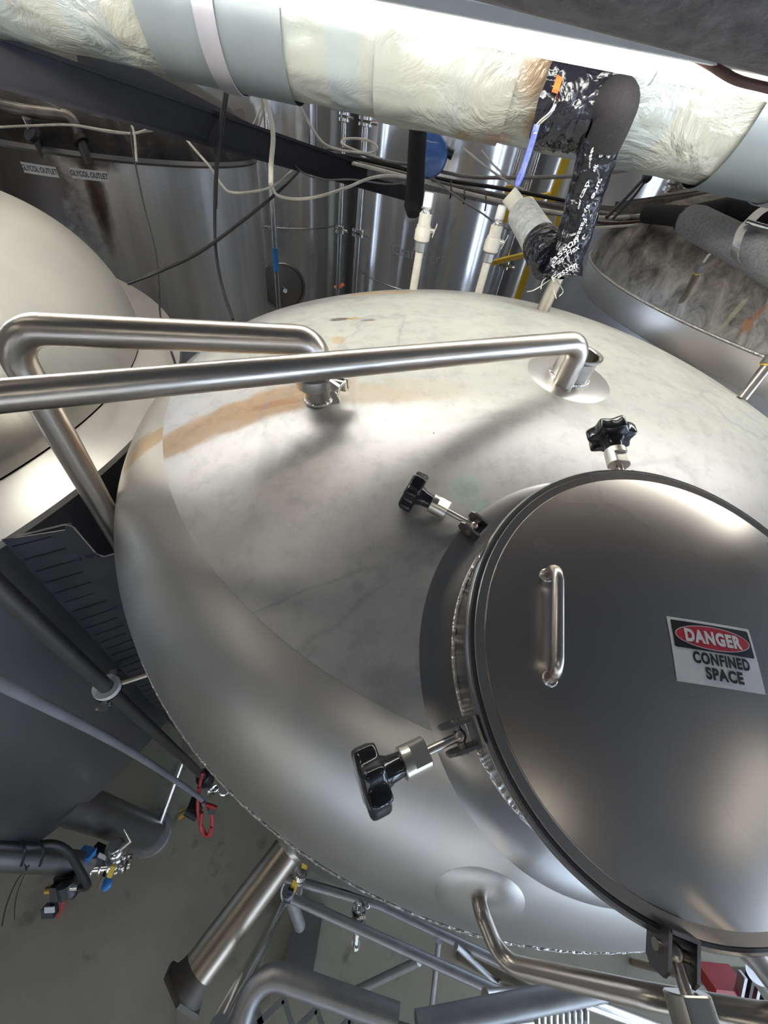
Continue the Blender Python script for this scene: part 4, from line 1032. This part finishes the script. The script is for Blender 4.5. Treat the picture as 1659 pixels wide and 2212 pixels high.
duct_skin(-1.9, 2.6, DR, 0.004, step=0.012, seg=110).build('jacket', M_jacket, D)
for i, (x0, x1) in enumerate(((-0.195, 1.0),)):
    duct_skin(x0, x0+0.30, DR+0.006, 0.003, step=0.012, seg=110, seed=3).build('jacket_overlap', M_jacket, D)
# shields and straps
def shield(x0, x1, nm, strapx):
    s = thing(nm, '', 'hanger', duct_axis((x0+x1)/2)-Vector((0, 0, DR)))
    X, Y, Z = frame(DUCT_A, (0, 0, 1))
    duct_skin(x0, x1, DR+0.008, 0.0, seg=48, a0=PI*0.42, a1=PI*1.58, step=0.05).build('shield', M_shield, s)
    m = MB(); c = duct_axis(strapx); pr = None; w = 0.045/2
    for j in range(61):
        a = PI*0.20+PI*1.6*j/60; dv = X*math.cos(a)+Y*math.sin(a); t = Z
        k = m.ring([c+dv*(DR+0.010)-t*w, c+dv*(DR+0.010)+t*w, c+dv*(DR+0.013)+t*w, c+dv*(DR+0.013)-t*w])
        if pr: m.bridge(pr, k)
        pr = k
    m.build('strap', M_strap, s)
    for a in (PI*0.20, -PI*0.20):
        p_ = c+(X*math.cos(a)+Y*math.sin(a))*(DR+0.0115); q_ = c+X*(DR+0.14)
        MB().bar(p_, q_, 0.045, 0.003, DUCT_A).build('strap_arm', M_strap, s)
    MB().cyl(c+X*(DR+0.12), Vector((c.x, c.y, ZT)), 0.006, seg=10).build('hanger_rod', M_galv, s)
    return s
s1 = shield(-0.70, -0.39, 'pipe_hanger', -0.548); s1['label'] = 'grey shield and strap hanger around the duct at the upper left'; s1['group'] = 'hangers carrying the duct'
s2 = shield(0.60, 1.0, 'pipe_hanger', 0.80); s2['label'] = 'grey shield and strap hanger around the duct at the right edge'; s2['group'] = 'hangers carrying the duct'
m = MB(); X_, Y_, Z_ = frame(DUCT_A, (0, 0, 1))
s0 = MB(); 
# stub wrapped in black tape leaving the duct towards the camera
st0 = aty(1205, 205, DY-DR+0.02); st1 = atd(1296, 228, 0.80)
ST = thing('taped_branch_pipe', 'branch pipe wrapped in crinkled black printed tape dropping from the duct', 'pipe', atd(1215, 600, 0.98))
m = MB(); ax = (st1-st0).normalized(); L = (st1-st0).length; prof = []
for i in range(26):
    t = i/25; prof.append((0.088+0.0015*math.sin(i*0.9)+0.0010*math.sin(i*2.3)-0.014*t, L*t))
m.lathe([(0.090, -0.02)]+prof+[(0.070, L+0.001), (0.066, L-0.012)], st0, ax, seg=56); 
for i in range(len(m.v)):
    v = m.v[i]; m.v[i] = v+(v-st0).normalized()*0.006*noise.noise(v*45)
m.build('taped_collar', M_tape, ST, ang=80)
MB().lathe([(0.067, -0.010), (0.035, -0.014), (0.001, -0.014)], st1, ax, seg=40).build('collar_end', M_foam_black, ST)
# foam elbow and drop
tpn = [atd(1255, 218, 0.775), atd(1300, 205, 0.765), atd(1318, 232, 0.78), atd(1292, 330, 0.84), atd(1262, 430, 0.90), atd(1238, 520, 0.94), atd(1218, 590, 0.97)]
up_ = spline(tpn[:4], 8); dnp = spline(tpn[3:], 12)
MB().tube(spline([atd(1292, 232, 0.81), atd(1312, 222, 0.765), atd(1334, 226, 0.75), atd(1324, 262, 0.77), atd(1302, 312, 0.805)], 8), 0.037, 28).build('foam_elbow', M_foam_black, ST)
m = MB(); rr = []; 
P_ = spline([atd(1302, 290, 0.80), atd(1285, 350, 0.84), atd(1262, 430, 0.90), atd(1240, 510, 0.95), atd(1222, 560, 0.98), atd(1212, 598, 1.0)], 10)
for i in range(len(P_)): t = i/(len(P_)-1); rr.append((0.041 if t < 0.8 else 0.041+0.010*(t-0.8)/0.2)+0.0007*math.sin(i*1.3))
rr[-1] = 0.030
m.tube(P_, rr, 40)
for i in range(len(m.v)):
    v = m.v[i]; m.v[i] = v+Vector((noise.noise(v*30), noise.noise(v*30+Vector((5, 5, 5))), 0))*0.003
drop = m.build('taped_drop', M_tape, ST, ang=80)
# printed words on the tape
def on_tape(P, rads, t, ang, du, dv):   # point on drop surface
    pass
def print_on(px, py, d, rot, body, size, rad):
    c = atd(px, py, d); R_ = (RM @ Vector((math.cos(rot), math.sin(rot), 0))); U_ = (RM @ Vector((-math.sin(rot), math.cos(rot), 0)))
    # axis of local pipe
    k = min(range(len(P_)-1), key=lambda i: (P_[i]-c).length); ax_ = (P_[k+1]-P_[k]).normalized()
    m = MB()
    def fn(u, v):
        q = c+R_*u+U_*v; kk = min(range(len(P_)-1), key=lambda i: (P_[i]-q).length_squared); a_ = (P_[kk+1]-P_[kk]).normalized()
        o = P_[kk]+a_*((q-P_[kk]).dot(a_)); vv = q-o; vv -= FWD*vv.dot(FWD); w_ = min(vv.length, rad*0.97)
        return o+vv.normalized()*w_-FWD*math.sqrt(rad*rad-w_*w_)
    put_text(m, text_geo(body, size, 0.0002, 1.0, 'CENTER'), fn); m.build('printed_word', M_white_ink, ST, smooth=False)
for (px, py, d, rot, body, size, rad) in ((1218, 538, 0.93, 0.50, 'Fasson', 0.022, 0.0525), (1222, 554, 0.94, 0.50, 'Fas-Flex', 0.016, 0.0525), (1222, 584, 0.95, 0.42, 'Fasson', 0.020, 0.052),
                                          (1296, 345, 0.80, -1.78, 'ture tape', 0.015, 0.046), (1272, 350, 0.80, 1.36, 'ture tape', 0.012, 0.046), (1256, 425, 0.86, 1.36, 'ture tape', 0.013, 0.046), (1280, 430, 0.86, -1.78, 'ture tape', 0.014, 0.046), (1256, 495, 0.90, -1.78, 'Fasson', 0.014, 0.046)):
    print_on(px, py, d, rot, body, size, rad)
# branch foam leg going up and left, and steel tube going down
fb = atd(1190, 560, 1.0); fe = atd(1128, 462, 1.12)
fp = [fb+(fe-fb)*t for t in (0, 0.15, 0.3, 0.45, 0.6, 0.8, 1.0)]
MB().tube(fp, [0.048, 0.049, 0.046, 0.0445, 0.043, 0.042, 0.041], 32).build('foam_branch', M_foam_pale, ST)
MB().tube([fb-(fe-fb)*0.05, fb+(fe-fb)*0.12, fb+(fe-fb)*0.30, fb+(fe-fb)*0.36], [0.050, 0.0525, 0.049, 0.046], 32).build('branch_tape', M_tape, ST)
m = MB(); m.cyl(atd(1130, 462, 1.12), atd(1099, 419, 1.10), 0.023, seg=24); m.build('clear_tube_end', M_clear, ST)
MB().cyl(atd(1142, 438, 1.16), atd(1200, 520, 1.10), 0.016, seg=16).build('white_sleeve', M_white_pvc, ST)
r_ = ray(1192, 640); bx_ = atd(1206, 596, 1.02)
MB().cyl(bx_, Vector((bx_.x, bx_.y+0.02, zdome(bx_.x, bx_.y+0.02)-0.01)), 0.0175, seg=20).build('steel_drop', M_satin, ST)
for pts in ([(1188, 604), (1165, 620), (1150, 628), (1138, 630)], [(1196, 604), (1196, 625), (1202, 645)], [(1180, 600), (1172, 608), (1168, 625)], [(1200, 602), (1216, 628), (1208, 640)]):
    MB().tube(spline([atd(x, y, 1.0) for x, y in pts], 6), 0.0012, 6).build('loose_strand', M_clear, ST)
# blue handled lever and orange tag
lv = thing('valve_lever', 'long blue coated valve lever hanging in front of the duct', 'lever', atd(1115, 405, 0.86))
hp = [atd(1205, 195, 0.76), atd(1200, 222, 0.76), atd(1188, 245, 0.77), atd(1163, 268, 0.79), atd(1155, 290, 0.80)]
MB().tube(spline(hp, 5), 0.0042, 10).build('lever_arm', M_bright, lv)
M_blue_grip = plain('scuffed_blue_grip', (0.13, 0.16, 0.50), 0.35, var=0.5, nscale=90)
MB().tube(spline([atd(1160, 270, 0.79), atd(1146, 318, 0.82), atd(1128, 372, 0.85), atd(1114, 405, 0.87)], 6), [0.0062]*12+[0.0072]*4+[0.0066, 0.0050, 0.0015], 12).build('grip', M_blue_grip, lv)
ot = MB(); pb(ot, 1204, 182, 0.745, 0.012, 0.028, 0.006, 0.3); tag(ot.build('orange_tag', M_orange), 'small orange tag stuck on the black taped collar', 'tag')

# ------------------------------------------------------------------ LAMP
l0 = aty(560, -42, 1.0); l1 = aty(1000, 57, 1.0); l2 = aty(1500, 154, 1.0); la = (l2-l1).normalized()
A_ = l1-la*1.95; B_ = l1+la*1.45
LT = thing('strip_light', 'long bright white strip light running across the top in front of the duct', 'lamp', (A_+B_)/2-Vector((0, 0, 0.02)))
M_led = emit('led_tube_glow', (1.0, 0.98, 0.94), LAMP_E)
MB().cyl(A_, B_, 0.0165, seg=20).build('tube', M_led, LT)
X, Y, Z = frame(la, (0, 0, 1))
nrm = (Vector((0, -0.30, 1))).normalized(); sdn = la.cross(nrm).normalized()
m = MB(); m.prism([(-0.045, 0.018), (-0.030, 0.030), (-0.030, 0.055), (0.030, 0.055), (0.030, 0.030), (0.045, 0.018), (0.043, 0.016), (0.026, 0.026), (-0.026, 0.026), (-0.043, 0.016)], A_, sdn, nrm, la, (B_-A_).length)
m.build('housing', M_white_paint, LT, smooth=False)
cc_ = aty(1418, 138, 1.0); m = MB()
m.lathe([(0.0175, -0.002), (0.0235, -0.002), (0.0235, 0.002), (0.0175, 0.002)], A_+la*((cc_-A_).dot(la)), la, seg=28); m.build('tube_clip', M_white_paint, LT)
for s in (0.15, 0.85):
    q = A_.lerp(B_, s)+nrm*0.05; MB().cyl(q, Vector((q.x, q.y, ZT)), 0.003, seg=8).build('hanger_rod', M_galv, LT)
cbl = MB().tube(spline([aty(1490, 118, 0.98), aty(1535, 140, 0.96), aty(1590, 172, 0.95), aty(1659, 190, 0.95), aty(1750, 215, 0.95)], 6), 0.006, 10).build('lamp_cord', M_cable_brown)
tag(cbl, 'brown cord lying along the strip light at the upper right', 'cord')

# dark felt covered duct overhead
e1 = ray(1090, 18); e2 = ray(1659, 165); n2 = e2.cross(e1).normalized()
if n2.z < 0: n2 = -n2
RR = 0.17; YY = 0.66
f_ax = lambda x: Vector((x, YY, (RR-n2.x*x-n2.y*YY)/n2.z))
M_felt = plain('dark_duct_lagging', (0.13, 0.118, 0.118), 0.95, var=0.35, nscale=35, bump=0.8, bscale=70, bdist=0.006)
fd = thing('lagged_duct', 'dark fuzzy lagged duct in the upper right corner above the strip light', 'duct', f_ax(0.6)-Vector((0, 0, RR)))
MB().cyl(f_ax(-1.9), f_ax(2.4), RR, seg=64).build('lagging', M_felt, fd)
m = MB(); q = [f_ax(x)+Vector((0, math.cos(a), -math.sin(a)))*(RR+0.002) for x, a in ((-0.2, 0.9), (0.05, 0.7), (0.12, 0.4), (0.14, 0.0))]
m.tube(spline(q, 6), 0.0035, 8).build('lagging_seam', M_felt, fd)

# ------------------------------------------------------------------ unseen ceiling fixtures, added as fill and for glow in the steel
M_ceil_fill = emit('ceiling_fill_glow', (1.0, 0.93, 0.80), CEIL_FILL_E)
ci = 0
for (x, y, ln, d_) in ((-3.2, 0.4, 2.4, 'x'), (-0.4, -3.4, 2.4, 'x'), (-4.6, -2.4, 2.4, 'y'), (-3.4, 2.2, 2.4, 'x'), (-3.4, 5.0, 2.4, 'x'), (0.2, 3.2, 2.4, 'x'), (-2.9, 3.4, 2.2, 'y'), (-0.6, 4.3, 2.4, 'x'), (2.2, 3.9, 2.2, 'x'), (-1.3, 2.2, 2.2, 'x'), (1.2, 6.6, 2.4, 'x'), (4.8, 3.2, 2.4, 'y'), (4.6, -2.6, 2.4, 'y')):
    ci += 1; t = thing('ceiling_fill_light', '', 'lamp', Vector((x, y, ZT-0.5)), 'unseen fill strip lights under the roof')
    t['label'] = 'unseen fill strip light under the roof, '+('nearest above the left tank', 'behind the viewer in the middle', 'behind the viewer at the left', 'over the stained upper left tank', 'over the back of the left side', 'over the middle of the hall', 'running away from the viewer over the stained tank', 'in front of the Craftwerk tank', 'in front of the right back tanks', 'just behind the white duct', 'over the back row of tanks', 'over the weathered right tank', 'behind the viewer at the right')[ci-1]
    ax = (Vector((1, 0, 0)), Vector((0, 1, 0)), Vector((0, 0, 1))) if d_ == 'x' else (Vector((0, 1, 0)), Vector((1, 0, 0)), Vector((0, 0, 1)))
    MB().box((x, y, ZT-0.47), (ln, 0.16, 0.06), ax).build('housing', M_white_paint, t, smooth=False)
    MB().box((x, y, ZT-0.51), (ln-0.05, 0.12, 0.02), ax).build('diffuser', M_ceil_fill, t, smooth=False)
    for s in (-1, 1): q = Vector((x, y, 0))+ax[0]*s*ln*0.4; MB().cyl((q.x, q.y, ZT-0.44), (q.x, q.y, ZT), 0.005, seg=8).build('hanger_rod', M_galv, t)

# ------------------------------------------------------------------ BEAM, TRAYS, PLASTIC RISERS
bL = atd(60, 104, 1.0); bR = atd(900, 396, 2.35)
bL = bL+(bL-bR)*0.25
bm_ = thing('steel_beam', 'dark painted steel beam slanting from the upper left below the duct', 'beam', (bL+bR)/2-Vector((0, 0, 0.06)))
bx3, by3, bz3 = frame(bR-bL, (0, 0, 1))
MB().box((bL+bR)/2, (0.010, 0.06, (bR-bL).length), (bx3, by3, bz3)).build('flange', M_beam, bm_, smooth=False)
MB().box((bL+bR)/2-bx3*0.045, (0.09, 0.02, (bR-bL).length), (bx3, by3, bz3)).build('web', M_beam, bm_, smooth=False)
MB().box((bL+bR)/2-bx3*0.09, (0.010, 0.06, (bR-bL).length), (bx3, by3, bz3)).build('flange', M_beam, bm_, smooth=False)
g1 = atd(180, 125, 1.15); g2 = atd(528, 287, 1.75); x_, y_, z_ = frame(g2-g1, (0, 0, 1))
tag(MB().box((g1+g2)/2, (0.075, 0.05, (g2-g1).length), (x_, y_, z_)).build('angle_brace', M_beam_grey, smooth=False), 'grey steel brace lying on top of the dark beam at the upper left', 'brace')
def tray(p, q, w, h, label):
    t = thing('cable_tray', label, 'tray', (p+q)/2-Vector((0, 0, h/2)), 'cable trays hung under the duct'); x, y, z = frame(q-p, (0, 0, 1)); L = (q-p).length
    MB().box((p+q)/2-x*h/2, (0.004, w, L), (x, y, z)).build('tray_bottom', M_tray, t, smooth=False)
    for s in (-1, 1): MB().box((p+q)/2+y*s*w/2, (h, 0.004, L), (x, y, z)).build('tray_side', M_tray, t, smooth=False)
    return t
t1 = tray(atd(640, 330, 2.0), atd(1150, 448, 2.15), 0.10, 0.045, 'dusty cable tray behind the taped branch pipe')
t2 = tray(atd(1130, 445, 2.15), atd(1345, 462, 1.95), 0.10, 0.05, 'dusty cable tray right of the taped branch pipe')
t3 = tray(atd(1330, 452, 1.9), atd(1720, 400, 1.7), 0.09, 0.05, 'dusty cable tray rising to the right edge')
for (x, wd_) in ((668, 'left'), (683, 'right')):
    p = atd(x, 330, 2.02); tag(MB().cyl(p, Vector((p.x, p.y, ZT)), 0.006, seg=8).build('threaded_rod', M_dark_steel), 'thin threaded rod holding the cable tray left of centre, %s one of the pair' % wd_, 'rod', 'tray rods')
def riser(base, label, topcap=(True)):
    x, y, zb, zt_ = base
    t = thing('plastic_riser', label, 'valve', Vector((x, y, zb)), 'white capped ball valves rising behind the tank top')
    MB().cyl((x, y, zb-0.01), (x, y, zt_-0.125), 0.0125, seg=20).build('riser_pipe', M_beige_pvc, t)
    z = zt_-0.13
    MB().lathe([(0.0125, -0.004), (0.018, 0), (0.018, 0.022), (0.016, 0.024)], (x, y, z), seg=8).build('hex_union', M_galv, t)
    MB().lathe([(0.018, 0), (0.0235, 0.004), (0.0235, 0.030), (0.021, 0.034), (0.021, 0.040), (0.0185, 0.042), (0.0185, 0.068), (0.016, 0.07)], (x, y, z+0.024), seg=24).build('valve_body', M_beige_pvc, t)
    MB().lathe([(0.0165, 0), (0.0165, 0.004), (0.0135, 0.005), (0.0165, 0.010), (0.0165, 0.014), (0.012, 0.015)], (x, y, z+0.094), seg=20).build('thread_ring', M_bright, t)
    MB().lathe([(0.0135, 0), (0.0135, 0.030), (0.012, 0.032), (0.001, 0.032)], (x, y, z+0.109), seg=20).build('white_cap', M_white_pvc, t)
    m = MB().cyl((x+0.02, y, z+0.055), (x+0.034, y-0.004, z+0.055), 0.006, seg=10); m.bar((x+0.03, y-0.004, z+0.04), (x+0.038, y-0.01, z+0.075), 0.008, 0.003); m.build('side_lever', M_bright, t)
p = aty(895, 612, 1.42); q = aty(918, 425, 1.42); riser((p.x, 1.42, zdome(p.x, 1.42), q.z), 'white capped ball valve riser behind the dome, left of the two')
p = aty(1034, 622, 1.46); q = aty(1074, 452, 1.46); riser((p.x+0.004, 1.46, zdome(p.x, 1.46), q.z), 'white capped ball valve riser behind the dome, next to the foam branch')
# hanging black foam pipe end
hf = thing('foam_covered_pipe', 'black foam covered pipe end hanging down under the duct', 'pipe', atd(893, 462, 1.45))
MB().tube([atd(905, 250, 1.38), atd(900, 330, 1.41), atd(896, 420, 1.44), atd(893, 445, 1.45), atd(893, 464, 1.455)], [0.032, 0.033, 0.034, 0.036, 0.024], 28).build('foam', M_foam_black, hf)
# foam pipe at the right with hanger
rf = thing('foam_covered_pipe', 'grey frosted foam covered pipe at the right edge above the weathered tank', 'pipe', atd(1500, 490, 1.25))
MB().tube([atd(1486, 474, 1.28), atd(1500, 480, 1.26), atd(1600, 532, 1.16), atd(1760, 622, 1.0)], [0.040, 0.045, 0.046, 0.046], 36).build('foam', M_foam, rf)
MB().cyl(atd(1476, 470, 1.29), atd(1488, 476, 1.28), 0.036, seg=28).build('taped_end', M_tape, rf)
MB().tube([atd(1400, 462, 1.7), atd(1480, 468, 1.45), atd(1560, 450, 1.5), atd(1700, 470, 1.4)], 0.034, 24).build('far_foam', M_foam_black, rf)
hgr = thing('clevis_hanger', 'galvanised clevis hanger holding the grey foam pipe at the right edge', 'hanger', atd(1600, 565, 1.15))
pp = [atd(1680, 440, 1.10), atd(1645, 455, 1.11), atd(1618, 480, 1.10), atd(1600, 500, 1.09), atd(1590, 530, 1.08), atd(1588, 555, 1.10), atd(1598, 568, 1.14)]
pp = spline(pp, 6); m = MB(); pr = None; axd = (atd(1760, 622, 1.0)-atd(1500, 480, 1.26)).normalized()
for i, c in enumerate(pp):
    k = m.ring([c-axd*0.014-FWD*0.001, c+axd*0.014-FWD*0.001, c+axd*0.014+FWD*0.003, c-axd*0.014+FWD*0.003])
    if pr: m.bridge(pr, k)
    pr = k
m.build('hanger_strap', M_galv, hgr, smooth=False)
MB().cyl(atd(1612, 478, 1.09), atd(1700, 505, 1.07), 0.006, seg=12).build('hanger_bolt', M_bright, hgr)
# probes
def probe(base, tip, r, label, cap=True):
    t = thing('temperature_probe', label, 'probe', base, 'temperature probes'); d = (tip-base)
    MB().cyl(base-d*0.06, base+d*0.78, r, seg=16).build('probe_tube', M_satin, t)
    MB().cyl(base+d*0.76, base+d*0.80, r*1.25, seg=16).build('yellow_ring', M_yellow, t)
    MB().cyl(base+d*0.80, tip, r*1.5, seg=10).build('probe_cap', M_cable_grey, t)
    return t
gb = None
r0 = ray(1474, 648).normalized(); t = 0.5
while t < 5:
    q = r0*t; rr = math.hypot(q.x-2.15, q.y-2.4)/1.3
    if rr < 1 and q.z <= -0.42+1.3*dishz(rr, dish(2.2, 0.25)): break
    t += 0.005
dq = q.dot(FWD)
tipz = atd(1519, 566, 1.0); 
probe(q, atd(1519, 566, dq-0.17), 0.011, 'temperature probe standing on the weathered tank top')
tag(MB().tube(spline([atd(1519, 568, dq-0.17), atd(1530, 552, dq-0.17), atd(1547, 535, dq-0.17), atd(1580, 480, dq-0.12)], 6), 0.004, 8).build('probe_lead', M_cable_white), 'pale lead running up from the probe on the weathered tank', 'cable')
q = atd(1606, 856, 1.02); probe(Vector((q.x, q.y, q.z)), atd(1672, 772, 0.98), 0.0125, 'temperature probe at the right edge, rising behind the foreground dome')

# ------------------------------------------------------------------ CABLES
def cable(pts, r, mat, label, n=7):
    P = [atd(x, y, d) for x, y, d in pts]
    return tag(MB().tube(spline(P, n), r, 8).build('cable', mat), label, 'cable')
cable([(-40, 165, 1.6), (60, 124, 1.6), (100, 150, 1.6), (150, 205, 1.65), (200, 245, 1.7), (300, 262, 1.75), (370, 272, 1.8), (420, 290, 1.85), (475, 312, 1.9)], 0.0045, M_cable_white, 'pale cable looping over from the upper left corner')
cable([(-40, 160, 1.7), (40, 185, 1.7), (90, 215, 1.72), (130, 236, 1.75)], 0.0035, M_cable_grey, 'thin grey cable slanting to the blackened pipe')
cable([(-30, 276, 2.0), (60, 272, 2.0), (150, 270, 1.95), (230, 282, 1.9), (290, 288, 1.85), (340, 275, 1.8), (410, 285, 1.82), (480, 318, 1.85), (540, 300, 1.85), (566, 250, 1.8), (566, 212, 1.75)], 0.005, M_cable_white, 'pale cable draped low across the stained tank')
cable([(180, 275, 1.95), (260, 288, 1.9), (330, 282, 1.85), (400, 268, 1.85), (460, 300, 1.85), (500, 310, 1.85), (540, 280, 1.85), (570, 220, 1.8)], 0.004, M_cable_white, 'second pale cable bundled toward the duct hanger')
cable([(282, 265, 1.75), (290, 290, 1.75), (295, 350, 1.75)], 0.005, M_cable_white, 'short pale cable end hanging by the dark rim')
cable([(282, 270, 1.75), (288, 330, 1.75), (310, 440, 1.75), (335, 540, 1.7), (343, 620, 1.65), (348, 690, 1.6), (380, 790, 1.3)], 0.0038, M_cable_black, 'thin black cable hanging down in front of the stained tank')
cable([(488, 190, 1.35), (478, 260, 1.36), (468, 350, 1.38), (464, 450, 1.4), (466, 540, 1.42), (480, 620, 1.42), (503, 690, 1.42)], 0.0062, M_cable_black, 'thick black cable hanging down left of the side door tank')
cable([(494, 190, 1.37), (482, 270, 1.38), (471, 350, 1.4), (467, 450, 1.42)], 0.004, M_cable_black, 'thinner black cable twisted beside the thick one')
cable([(275, 612, 1.2), (345, 585, 1.25), (430, 545, 1.35), (520, 480, 1.5), (600, 415, 1.7), (650, 365, 1.9), (662, 350, 1.95)], 0.006, M_cable_black, 'black cable stretched diagonally up to the beam')
cable([(385, 280, 1.8), (420, 322, 1.75), (455, 362, 1.7), (480, 400, 1.7), (498, 415, 1.7), (540, 415, 1.7), (590, 402, 1.7), (630, 370, 1.75), (665, 340, 1.85), (720, 335, 1.95)], 0.005, M_cable_white, 'pale cable sagging below the beam at left centre')
cable([(588, 400, 1.65), (600, 422, 1.65), (640, 430, 1.65), (690, 424, 1.65), (750, 405, 1.68), (800, 385, 1.7), (850, 380, 1.75), (930, 392, 1.9)], 0.006, M_cable_white, 'pale cable making the lowest loop under the tray')
cable([(572, 212, 1.3), (586, 260, 1.32), (590, 300, 1.33), (586, 350, 1.34), (585, 398, 1.35)], 0.0085, M_cable_white, 'thick yellowed cable hanging from the left duct hanger')
cable([(645, 222, 1.6), (670, 270, 1.65), (700, 310, 1.7), (740, 325, 1.8), (800, 330, 1.9), (815, 318, 1.9), (790, 302, 1.9), (750, 300, 1.9), (738, 310, 1.9), (770, 325, 1.9), (830, 345, 1.95)], 0.005, M_cable_white, 'coiled pale cable lying on the tray at centre')
cable([(600, 290, 1.7), (625, 335, 1.7), (650, 370, 1.7), (700, 388, 1.75), (760, 388, 1.8), (840, 398, 1.85), (885, 392, 1.9)], 0.0035, M_cable_grey, 'thin grey cable hanging along the underside of the beam')
cable([(700, 322, 1.9), (760, 325, 1.92), (830, 348, 1.95), (900, 358, 1.95), (1000, 380, 1.9), (1100, 384, 1.8), (1240, 380, 1.6), (1400, 360, 1.35), (1520, 338, 1.1), (1680, 305, 0.95)], 0.0075, M_cable_grey, 'long grey cable rising past the taped pipe to the right edge')
cable([(700, 330, 1.9), (820, 352, 1.95), (950, 386, 2.0), (1100, 410, 2.1), (1280, 446, 2.1)], 0.009, M_cable_black, 'thick black cable lying along the tray')
cable([(740, 345, 1.92), (860, 372, 1.95), (980, 402, 2.0), (1100, 425, 2.05), (1250, 452, 2.0), (1400, 470, 1.8), (1500, 450, 1.7), (1680, 425, 1.6)], 0.009, M_cable_grey, 'grey cable following the trays the whole way')
cable([(760, 352, 1.9), (900, 388, 1.92), (1040, 425, 1.95), (1180, 455, 1.95), (1300, 470, 1.9), (1420, 462, 1.8), (1560, 440, 1.7)], 0.008, M_cable_white, 'dusty pale cable along the front of the trays')
cable([(930, 380, 1.9), (980, 420, 1.8), (1040, 460, 1.75), (1090, 492, 1.7), (1160, 500, 1.7), (1260, 488, 1.7), (1350, 482, 1.75), (1460, 462, 1.8)], 0.004, M_cable_grey, 'thin grey cable sagging behind the plastic risers')
cable([(1000, 320, 1.7), (1050, 360, 1.75), (1085, 385, 1.8), (1130, 410, 1.85)], 0.0045, M_cable_white, 'pale cable crossing behind the blue lever')
cable([(1040, 325, 1.75), (1070, 360, 1.8), (1110, 395, 1.85)], 0.004, M_cable_white, 'short pale cable just right of the other crossing cable')
cable([(1310, 470, 1.6), (1350, 430, 1.6), (1385, 392, 1.6), (1396, 380, 1.6)], 0.007, M_cable_black, 'black cable rising to a plug under the duct')
cable([(1325, 472, 1.6), (1365, 430, 1.6), (1392, 394, 1.6)], 0.005, M_cable_black, 'second black cable beside the plug')
tag(MB().sphere(atd(1398, 382, 1.6), 0.020, (1, 1, 1.1)).build('cable_plug', M_cable_black), 'black cable plug hanging under the right part of the duct', 'plug')
cable([(1270, 492, 1.7), (1350, 488, 1.7), (1430, 478, 1.75), (1480, 466, 1.8)], 0.005, M_cable_white, 'pale cable hanging under the right tray')
cable([(1270, 478, 1.72), (1340, 482, 1.72), (1450, 470, 1.78)], 0.006, M_cable_brown, 'brown cable hanging under the right tray')
for (x, y, wh) in ((1004, 425, 'just above the right plastic riser'), (975, 413, 'between the two plastic risers'), (1050, 440, 'beside the clear tube end'), (1395, 478, 'above the right tank rim, left one of a pair'), (1416, 474, 'above the right tank rim, right one of a pair'), (698, 340, 'at the coiled pale cable')):
    tag(MB().tube([atd(x-1, y-22, 1.86), atd(x, y, 1.84), atd(x-3, y+16, 1.86)], 0.004, 6).build('cable_tie', M_tie), 'black cable tie '+wh, 'cable tie', 'cable ties on the trays')
# black eyelet plate by the beam
ey = MB(); c = atd(516, 268, 1.9); Rr = RM @ Vector((1, 0, 0)); Uu = RM @ Vector((0, 1, 0))
pol = [(0.028*math.cos(a), 0.05+0.028*math.sin(a)) for a in [PI*i/10 for i in range(11)]]+[(-0.028, -0.13), (0.028, -0.13)]
ey.prism(pol, c, Rr, Uu, FWD, 0.006)
tag(ey.build('hanger_plate', M_black_plastic, smooth=False), 'black rounded hanger plate above the beam at left centre', 'plate')

# drop the helper property
for o in bpy.data.objects:
    if '_b' in o: del o['_b']
